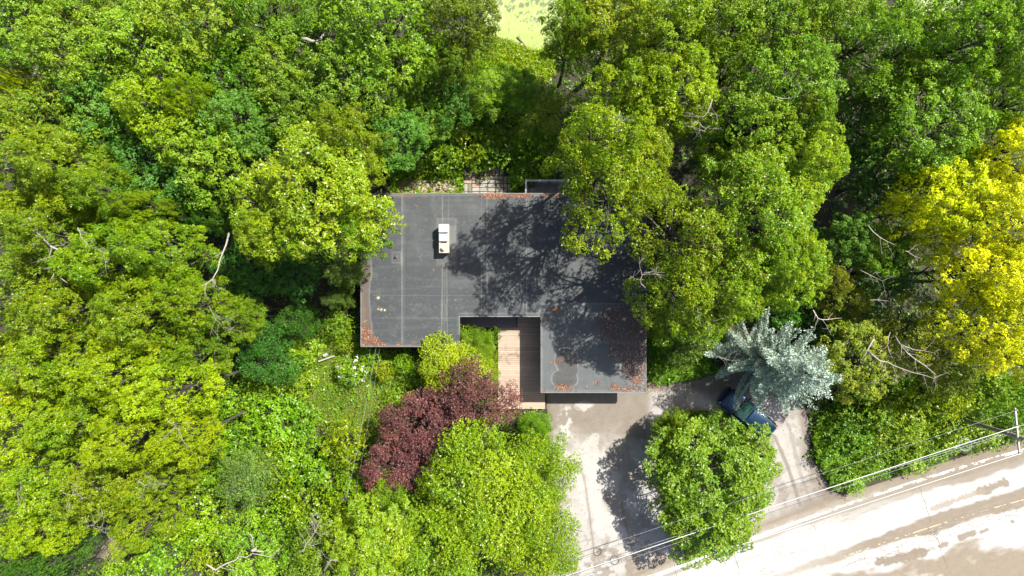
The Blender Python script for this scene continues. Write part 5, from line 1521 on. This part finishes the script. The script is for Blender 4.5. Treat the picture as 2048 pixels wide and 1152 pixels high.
shrub_rows = [
(690, 885, 48, 4.5, 'B1', 'locust', 'bright green shrub left of the purple plum'),
(705, 955, 34, 3.2, 'B0', 'leaf', 'green shrub below the bright one left of the plum'),
(560, 835, 70, 2.6, 'B2', 'leaf', 'broad low green shrub at the edge of the rough lawn'),
(480, 800, 55, 3.0, 'B0', 'leaf', 'green shrub at the foot of the lime oaks'),
(470, 880, 58, 3.4, 'B1', 'leaf', 'green shrub between the lime oaks and the pine'),
(620, 910, 70, 3.4, 'B2', 'leaf', 'broad green shrub in the middle of the low thicket'),
(555, 920, 52, 3.0, 'B1', 'locust', 'yellow green shrub right above the pine'),
(430, 950, 52, 3.6, 'B0', 'leaf', 'green shrub left of the pine in the thicket'),
(610, 1000, 66, 4.2, 'B0', 'locust', 'yellow green shrub right of the pine'),
(690, 1010, 55, 4.0, 'B2', 'locust', 'yellow green shrub below the plum trees'),
(560, 1045, 55, 4.5, 'B1', 'leaf', 'green shrub between the pine and the pale stump'),
(400, 1030, 72, 4.6, 'B2', 'locust', 'broad yellow green shrub above the pale bare branch'),
(330, 1110, 62, 4.2, 'B1', 'leaf', 'green shrub on the bottom edge left of the pale branch'),
(430, 1110, 52, 4.0, 'B0', 'locust', 'yellow green shrub under the pale bare branch'),
(240, 1140, 40, 3.0, 'B2', 'leaf', 'green shrub on the bottom edge below the bare earth'),
(385, 960, 45, 4, 'B2', 'locust', 'yellow green shrub against the lower right oak'),
(530, 770, 42, 2.6, 'B1', 'leaf', 'green shrub below the round emerald tree'),
(598, 765, 42, 2.2, 'B0', 'locust', 'yellow green shrub between emerald tree and lawn'),
(610, 700, 40, 2.2, 'B2', 'leaf', 'bright green shrub left of the garden bench'),
(680, 650, 34, 2.4, 'B1', 'leaf', 'green shrub in the shade below the small conifer'),
(695, 690, 26, 1.6, 'B0', 'locust', 'small yellow green shrub right of the garden bench'),
(705, 738, 36, 2.0, 'B2', 'leaf', 'green shrub covered in white blossom clusters'),
(768, 742, 22, 1.9, 'B1', 'lime', 'small round lime shrub below the lower left roof edge'),
(742, 712, 24, 1.6, 'B0', 'leaf', 'small green shrub right under the lower left roof edge'),
(808, 728, 26, 2.0, 'B2', 'leaf', 'small green shrub right of the round lime one'),
(838, 750, 26, 1.5, 'B1', 'maple', 'dark green shrub in the shade before the lime tree'),
(800, 792, 36, 1.3, 'B0', 'locust', 'low spreading shrub above the purple plum'),
(925, 672, 26, 2.6, 'B1', 'leaf', 'green shrub in the corner of the court under the walkway'),
(985, 672, 20, 2.0, 'B0', 'maple', 'dark green shrub against the upper end of the deck'),
(982, 715, 20, 2.2, 'B2', 'leaf', 'green shrub against the middle of the deck'),
(1060, 838, 22, 1.0, 'B1', 'leaf', 'low green shrub in front of the lower deck edge'),
(1100, 905, 26, 2.4, 'B0', 'leaf', 'green shrub at the left edge of the driveway'),
# behind the house
(835, 332, 30, 2.0, 'B1', 'leaf', 'fresh green shrub next to the tan stones'),
(892, 306, 44, 2.8, 'B2', 'leaf', 'green shrub upper left of the patio'),
(935, 285, 52, 3.4, 'B0', 'locust', 'yellow green shrub in the shaded gap above the patio'),
(1000, 300, 46, 2.8, 'B1', 'maple', 'dark green shrub right above the patio'),
(880, 262, 44, 3.6, 'B0', 'emer', 'dark emerald shrub in the gap above the patio'),
(960, 225, 48, 4.0, 'B2', 'maple', 'green shrub between the pond trees and the patio'),
(1045, 345, 34, 1.6, 'B0', 'leaf', 'green shrub between the patio and the back deck'),
(960, 325, 30, 1.4, 'B2', 'leaf', 'low green shrub hanging over the upper patio edge'),
(1075, 285, 52, 4.2, 'B1', 'leaf', 'big fresh green shrub above the back deck'),
# garage right side
(1362, 705, 42, 4.6, 'B1', 'yew', 'dark bristly yew bush beside the lawn strip right of the garage'),
(1308, 668, 20, 1.4, 'B0', 'lime', 'bright shrub at the right wall of the garage'),
(1395, 1085, 34, 1.0, 'B2', 'leaf', 'low green shrub at the lower rim of the driveway island'),
(1352, 1050, 26, 1.0, 'B0', 'leaf', 'low green shrub at the lower left rim of the island'),
# lower right bank
(1735, 815, 60, 3.6, 'B0', 'olive', 'brownish green shrub above the roadside bank'),
(1790, 845, 62, 3.8, 'B1', 'olive', 'large green shrub in the middle of the roadside bank'),
(1700, 870, 50, 2.6, 'B2', 'maple', 'dark green shrub at the left end of the bank'),
(1665, 905, 38, 1.6, 'B0', 'leaf', 'green shrub at the driveway corner of the bank'),
(1735, 910, 46, 2.0, 'B1', 'leaf', 'green shrub below the large one on the bank'),
(1820, 905, 50, 2.0, 'B2', 'leaf', 'green shrub under the cables in the middle of the bank'),
(1700, 955, 40, 1.4, 'B0', 'leaf', 'fresh green shrub at the lower left of the bank'),
(1870, 790, 62, 4.6, 'B2', 'locust', 'bright yellow green shrub left of the utility pole'),
(1945, 770, 66, 5.0, 'B0', 'crab', 'green shrub above the utility pole'),
(2015, 790, 58, 4.6, 'B1', 'leaf', 'fresh green shrub behind the crossarm of the pole'),
(1900, 860, 46, 1.8, 'B1', 'locust', 'yellow green shrub at the foot of the utility pole'),
(1965, 870, 46, 1.8, 'B0', 'locust', 'yellow green shrub right of the foot of the pole'),
(2035, 850, 40, 2.2, 'B2', 'leaf', 'green shrub behind the crossarm at the right edge'),
(1850, 800, 40, 2.6, 'B0', 'maple', 'dark green shrub in the shade below the olive gold trees'),
(1640, 745, 52, 3.0, 'B1', 'maple', 'dark shrub in the shade right of the spruce'),
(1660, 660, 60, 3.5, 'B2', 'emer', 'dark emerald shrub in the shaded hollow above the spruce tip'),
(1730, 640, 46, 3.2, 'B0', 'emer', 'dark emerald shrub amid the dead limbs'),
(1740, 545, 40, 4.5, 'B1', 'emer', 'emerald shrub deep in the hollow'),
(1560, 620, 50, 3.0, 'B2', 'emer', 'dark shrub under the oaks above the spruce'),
]
flower_host = None
for r_ in shrub_rows:
    e = plant(*r_)
    if 'white blossom' in r_[6]: flower_host = e
# white blossom clusters on one shrub
m_flower = noise_mat('white_petal', (0.72, 0.70, 0.66), (0.82, 0.80, 0.78), scale=4, rough=.7, bump=0)
rg = np.random.default_rng(77); nfl = 17
fc = fibdirs(nfl, rg, .1, .3) * np.array([1.25, 1.25, 1.0]) + np.array([0, 0, 1.15])
cc_ = np.repeat(fc, 8, 0) + rg.normal(size=(nfl * 8, 3)) * .09
a = rosettes(cc_, unit(cc_ * np.array([.4, .4, 1])), rg, 5, .07, .06, (-.1, .4))
fl = link_mesh('blossom', leaves_to_mesh('blossom', *a), m_flower, flower_host)

# ---------------------------------------------------------------- bare and dead limbs
def limb(pts, z, r0, label=None, twigs=0, seed=0, mat=None, name='bare_branch'):
    """pts: plan positions from the photograph; z: height or list; child of the nearest tree"""
    rr = random.Random(seed); r0 *= .85
    zz = z if hasattr(z, '__len__') else [z] * len(pts)
    P3 = [Vector(W3(x, y, h)) for (x, y), h in zip(pts, zz)]
    # subdivide with a little wander
    Q = [P3[0]]
    for a, b in zip(P3, P3[1:]):
        Q.append(a.lerp(b, .5) + Vector((rr.gauss(0, .05), rr.gauss(0, .05), rr.gauss(0, .05)))); Q.append(b)
    mb = MB(); n = len(Q)
    mb.tube(Q, [r0 * (1 - .75 * i / (n - 1)) for i in range(n)], 7)
    for t in range(twigs):
        i = rr.randrange(1, n); a = Q[i]; d0 = (Q[i] - Q[i - 1]).normalized()
        s = Vector((-d0.y, d0.x, 0)) * rr.choice((-1, 1))
        L = rr.uniform(.4, 1.2)
        e = a + (d0 * .6 + s * rr.uniform(.4, 1) + Vector((0, 0, rr.uniform(-.1, .3)))).normalized() * L
        m_ = a.lerp(e, .5) + Vector((rr.gauss(0, .07), rr.gauss(0, .07), .03))
        mb.tube([a, m_, e], [r0 * .35, r0 * .25, .006], 4, cap=False)
        for _ in range(2):
            q0 = m_.lerp(e, rr.uniform(0, .8)); q1 = q0 + Vector((rr.gauss(0, .25), rr.gauss(0, .25), rr.gauss(0, .1)))
            mb.tube([q0, q1], [.012, .004], 3, cap=False)
    mx = sum(p[0] for p in pts) / len(pts); my = sum(p[1] for p in pts) / len(pts)
    best = min((t for t in TREES if t[4] > 3), key=lambda t: math.hypot(t[1] - mx, t[2] - my) - t[3] * .5)[0]
    me = mb.mesh(name, smooth=True)
    M = Matrix.LocRotScale(best.location, best.rotation_euler, best.scale)
    me.transform(M.inverted())
    o = link_mesh(name, me, mat or m_bare, best)
    if label: o['label'] = label
    return o
limb([(58, 436), (72, 460), (92, 482), (118, 500), (112, 520), (104, 536), (118, 552), (135, 566)], 15.6, .10, 'thick pale dead limb', 9, 1)
limb([(50, 486), (80, 488), (96, 490)], 15.3, .06, None, 2, 2)
limb([(155, 455), (162, 475), (180, 495), (205, 505)], 15.8, .03, None, 8, 3)
limb([(458, 466), (452, 490), (440, 520), (425, 558), (404, 572)], [12.2, 12.6, 13.6, 14.6, 15.2], .075, 'long bare pale branch', 3, 4)
limb([(425, 558), (432, 566)], 14.8, .03, None, 1, 5)
limb([(418, 612), (432, 640), (445, 655)], 15.4, .022, None, 9, 6)
limb([(1626, 620), (1636, 637), (1655, 639), (1684, 636)], [9, 9, 8.6, 8], .055, 'bleached forked dead branch', 4, 7)
limb([(1748, 678), (1735, 700), (1720, 722)], [11, 11, 10.8], .075, 'mossy end of the dead branch', 2, 8)
limb([(1736, 702), (1760, 722), (1785, 730), (1825, 745), (1868, 757)], [11, 11.2, 11.2, 11, 10.6], .065, 'bleached dead branch', 8, 9)
limb([(1772, 725), (1772, 745)], 11, .03, None, 2, 10)
limb([(1790, 672), (1803, 692), (1830, 718), (1870, 748), (1872, 760)], [10, 11, 11.2, 10.8, 10.4], .055, None, 8, 11)
limb([(1800, 688), (1830, 700), (1868, 706)], [11, 11, 10.6], .04, None, 4, 12)
limb([(1780, 665), (1775, 690), (1785, 715)], [9.6, 10.4, 11], .045, None, 2, 13)
limb([(1810, 502), (1822, 508), (1840, 516)], 12, .035, None, 2, 14)
limb([(1720, 540), (1740, 550), (1765, 562)], 9.5, .03, None, 5, 15)
limb([(1740, 600), (1775, 602), (1810, 610)], 8.4, .03, None, 6, 16)
limb([(1735, 450), (1760, 475), (1790, 490)], [9.8, 10, 9.6], .05, None, 2, 17)
limb([(604, 78), (622, 82), (640, 80), (655, 62), (672, 40), (690, 15)], [12.4, 12.4, 12.2, 12, 12, 12], .13, 'snapped pale limb with an orange broken end', 3, 18)
limb([(672, 30), (700, 42), (732, 48)], 12.6, .04, None, 2, 19)
limb([(412, 1128), (432, 1140), (455, 1126), (480, 1112), (505, 1107), (540, 1114)], 9.6, .075, 'pale curved bare branch', 5, 20)
limb([(500, 1068), (506, 1085), (512, 1098)], [9.8, 9.5, 9.2], .05, None, 0, 21)
limb([(512, 1098), (500, 1100), (528, 1104)], 9.3, .16, 'pale broken stub', 0, 22)
limb([(598, 1106), (612, 1088), (630, 1065), (642, 1040)], 11.2, .045, None, 12, 23)
limb([(612, 1088), (640, 1086)], 11.2, .03, None, 3, 24)
limb([(675, 1120), (655, 1125), (668, 1140)], 10.8, .035, None, 4, 25)
limb([(1190, 240), (1205, 245), (1222, 228)], 15.8, .028, None, 7, 26)
limb([(1240, 222), (1238, 236), (1244, 250)], 15.8, .03, None, 5, 27)
limb([(1425, 198), (1415, 225), (1400, 245)], 14, .04, None, 8, 28)
limb([(1400, 248), (1412, 258), (1408, 262)], 13.6, .03, None, 4, 29)
limb([(1550, 193), (1562, 197), (1580, 198)], 16, .035, None, 1, 30)
limb([(1402, 180), (1420, 162), (1445, 148), (1460, 118)], [9, 11, 12.5, 13.5], .15, 'dark brown leaning trunk', 2, 31, m_bark)
limb([(1765, 118), (1795, 95), (1820, 60)], [10, 12, 13], .13, 'dark leaning trunk', 2, 32, m_bark)
limb([(1785, 120), (1810, 98), (1838, 70), (1850, 0)], [10, 12, 13, 13], .10, 'dark branch in front of the far water', 4, 33, m_bark)
limb([(5, 340), (25, 335), (38, 345)], 15, .03, None, 3, 34)
limb([(335, 840), (350, 850), (358, 858)], 17, .03, None, 7, 35)
limb([(275, 960), (290, 972), (300, 965)], 15, .025, None, 8, 36)
limb([(15, 978), (35, 985), (48, 982)], 15, .03, None, 6, 37)
limb([(125, 985), (145, 990), (165, 985)], 15.4, .03, None, 6, 38)
limb([(170, 1060), (182, 1050), (190, 1045)], 14, .025, None, 8, 39)
limb([(1290, 575), (1280, 560), (1290, 545)], 15, .025, None, 8, 40)
limb([(1430, 712), (1450, 718), (1475, 722)], 4.2, .03, 'bare lower spruce branch', 8, 41)
limb([(1440, 655), (1465, 662), (1490, 675)], 5.0, .03, None, 9, 42)
limb([(1385, 610), (1400, 625), (1418, 640)], 12.5, .03, None, 5, 43)
limb([(1370, 625), (1340, 618)], 12.5, .02, None, 3, 44)

# logs lying in the pond
m_log = noise_mat('wet_log', (0.10, 0.075, 0.05), (0.20, 0.155, 0.11), scale=4, rough=.8, bump=.5, stretch=(3, 3, 3))
def log(px, label, r):
    P3 = [Vector(W3(x, y, .06)) for x, y in px]; c = P3[0].copy(); c.z = 0
    mb = MB(); mb.tube([p - c for p in P3], [r * (1 - .35 * i / (len(P3) - 1)) for i in range(len(P3))], 8)
    rr = random.Random(int(px[0][0]))
    for i in range(4):
        a = (P3[0].lerp(P3[-1], rr.uniform(.2, .9))) - c
        mb.tube([a, a + Vector((rr.uniform(-.5, .5), rr.uniform(-.5, .5), rr.uniform(.05, .2)))], [r * .3, .01], 4)
    o = mb.build('fallen_log', m_log, smooth=True); o.location = c; tag(o, label, 'log', 'logs in the pond')
log([(984, 72), (1010, 82), (1035, 92), (1062, 102)], 'long fallen log along the lower bank of the pond', .12)
log([(1034, 74), (1046, 86), (1054, 96)], 'short branch sticking out into the duckweed above the long log', .07)
log([(985, 30), (994, 33), (1004, 36)], 'small dark stick floating near the left bank of the pond', .06)

# ---------------------------------------------------------------- ground cover (nobody could count it)
house_px = [(735, 398), (1280, 398), (1280, 775), (1088, 775), (1088, 640), (912, 640), (912, 685), (735, 685)]
def plan(x, y):  return (np.asarray(x) - 1024) * CAM_H / F, -(np.asarray(y) - 576) * CAM_H / F
def ground_leaves(name, label, cat, n, region, mat, L, Wd, k, hmax, exclude=True, density=None, seed=1, thr=None):
    rg = np.random.default_rng(seed)
    x0, x1 = min(p[0] for p in region), max(p[0] for p in region); y0, y1 = min(p[1] for p in region), max(p[1] for p in region)
    x = rg.uniform(x0, x1, n); y = rg.uniform(y0, y1, n)
    ok = inpoly(x, y, region)
    if exclude:
        ok &= ~inpoly(x, y, house_px)
        xj = x + (fbm(x * .09, y * .09, 61) - .5) * 26 + (vnoise(x * .4, y * .4, 62) - .5) * 8; yj = y + (fbm(x * .09, y * .09, 63) - .5) * 22
        ind = inpoly(xj, yj, drive_poly) & ~inpoly(xj, yj, island)
        ok &= ~ind
        tt, vv = road_uv_from_px(x, y); ok &= vv < -1.25 + (fbm(x * .05, y * .05, 3) - .5) * .9
        ok &= ~inpoly(x, y, pond_poly) & ~inpoly(x, y, pond2_poly)
        ok &= ~inpoly(x, y, [(927, 335), (1020, 335), (1020, 390), (927, 390)])
        ok &= ~inpoly(x, y, [(992, 630), (1094, 630), (1094, 812), (992, 812)])
        ok &= ~inpoly(x, y, dirt_a)
    if thr is not None: ok &= thr(x, y)
    x, y = x[ok], y[ok]; X, Y = plan(x, y); n = len(X)
    hm = hmax * (.25 + 1.1 * fbm(x * .05, y * .05, seed + 9))
    C = np.stack([X, Y, rg.uniform(.02, 1, n) * hm + .02], 1)
    O = unit(rg.normal(size=(n, 3)) * .45 + np.array([0, 0, 1]))
    cl = np.clip(fbm(x * .03, y * .03, seed + 3) * 1.2 - .1 + rg.uniform(-.2, .2, n), 0, 1)
    a = rosettes(C, O, rg, k, L, Wd, (-.1, 1.0), cl)
    o = link_mesh(name, leaves_to_mesh(name, *a), LM[mat]); tag(o, label, cat, kind='stuff'); return n * k * 2
tot = 0
FR = [(-40, -40), (2090, -40), (2090, 1190), (-40, 1190)]
tot += ground_leaves('undergrowth', 'dark leafy undergrowth covering the ground between the trees', 'undergrowth', 32000, FR, 'maple', .2, .12, 4, .45, seed=5)
yard = smooth_poly([(560, 640), (730, 640), (722, 700), (920, 698), (1000, 650), (1000, 860), (1095, 830), (1108, 1000), (1100, 1160), (430, 1160), (430, 760)], 1)
tot += ground_leaves('ground_cover', 'bright green weeds and creepers over the yard left of the driveway', 'ground cover', 32000, yard, 'leaf', .10, .065, 4, .35, seed=6, thr=lambda x, y: ~inpoly(x, y, lawn_pts) | (fbm(x * .04, y * .04, 5) > .56))
back = [(780, 200), (1110, 200), (1110, 400), (780, 400)]
tot += ground_leaves('ground_cover', 'green ivy and weeds around the patio behind the house', 'ground cover', 9000, back, 'leaf', .14, .09, 4, .4, seed=7, thr=lambda x, y: ~inpoly(x, y, dirt_c) | (fbm(x * .08, y * .08, 5) > .62))
bank = smooth_poly([(1612, 850), (1700, 760), (2090, 740), (2090, 920), (1740, 1010), (1670, 985), (1640, 940)], 1)
tot += ground_leaves('roadside_weeds', 'bright weeds and brambles on the bank above the road', 'weeds', 26000, bank, 'leaf', .15, .06, 5, .8, seed=8)
tot += ground_leaves('ground_cover', 'low green plants on the island round the crabapple', 'ground cover', 9000, [(p[0], p[1]) for p in island], 'leaf', .12, .07, 4, .3, exclude=False, seed=9)
pondb = smooth_poly([(940, 60), (1005, 76), (1040, 88), (1070, 100), (1110, 90), (1110, 170), (960, 200)], 1)
tot += ground_leaves('pond_weeds', 'bright green marsh plants along the lower bank of the pond', 'marsh plants', 6000, pondb, 'locust', .16, .05, 5, .5, seed=10)
# grass blades
def grass(name, label, n, region, mat, hgt, seed, thr=None):
    rg = np.random.default_rng(seed)
    x0, x1 = min(p[0] for p in region), max(p[0] for p in region); y0, y1 = min(p[1] for p in region), max(p[1] for p in region)
    x = rg.uniform(x0, x1, n); y = rg.uniform(y0, y1, n); ok = inpoly(x, y, region)
    if thr is not None: ok &= thr(x, y)
    x, y = x[ok], y[ok]; X, Y = plan(x, y); n = len(X)
    B = np.stack([X, Y, np.full(n, .005)], 1)
    d = unit(rg.normal(size=(n, 3)) * np.array([.7, .7, .2]) + np.array([0, 0, .9])); nr = unit(rg.normal(size=(n, 3)) + np.array([0, 0, 1.2]))
    L = hgt * rg.uniform(.5, 1.3, n) * (.5 + fbm(x * .06, y * .06, seed))
    cl = np.clip(fbm(x * .04, y * .04, seed + 1) * 1.3 - .15, 0, 1)
    o = link_mesh(name, leaves_to_mesh(name, B, d, nr, L, np.full(n, .035), rg.uniform(0, 1, n), cl), LM[mat]); tag(o, label, 'grass', kind='stuff'); return n * 2
LM['grass'] = leaf_mat('grass_blade', (.170, .230, .020), (.110, .140, .030), tip=(.30, .25, .10), tipf=.15, rough=.6)
LM['grass2'] = leaf_mat('lush_grass_blade', (.130, .240, .010), (.085, .165, .010), rough=.6)
tot += grass('lawn_grass', 'rough thin grass of the lawn left of the house', 60000, lawn_pts, 'grass', .16, 3)
tot += grass('lawn_grass', 'lush green grass strip right of the garage', 24000, lawn2_pts, 'grass2', .14, 4)
tot += grass('verge_grass', 'bright grass fringe between the bank and the road', 40000, [(1560, 1030), (2090, 870), (2090, 925), (1720, 1010), (1600, 1060)], 'grass2', .3, 5, thr=lambda x, y: (road_uv_from_px(x, y)[1] < -1.05 + (fbm(x * .05, y * .05, 3) - .5) * .6) & (~inpoly(x, y, drive_poly)))
tot += grass('island_grass', 'green grass along the lower rim of the driveway island', 16000, island, 'grass2', .16, 6)
print('ground tris', tot)
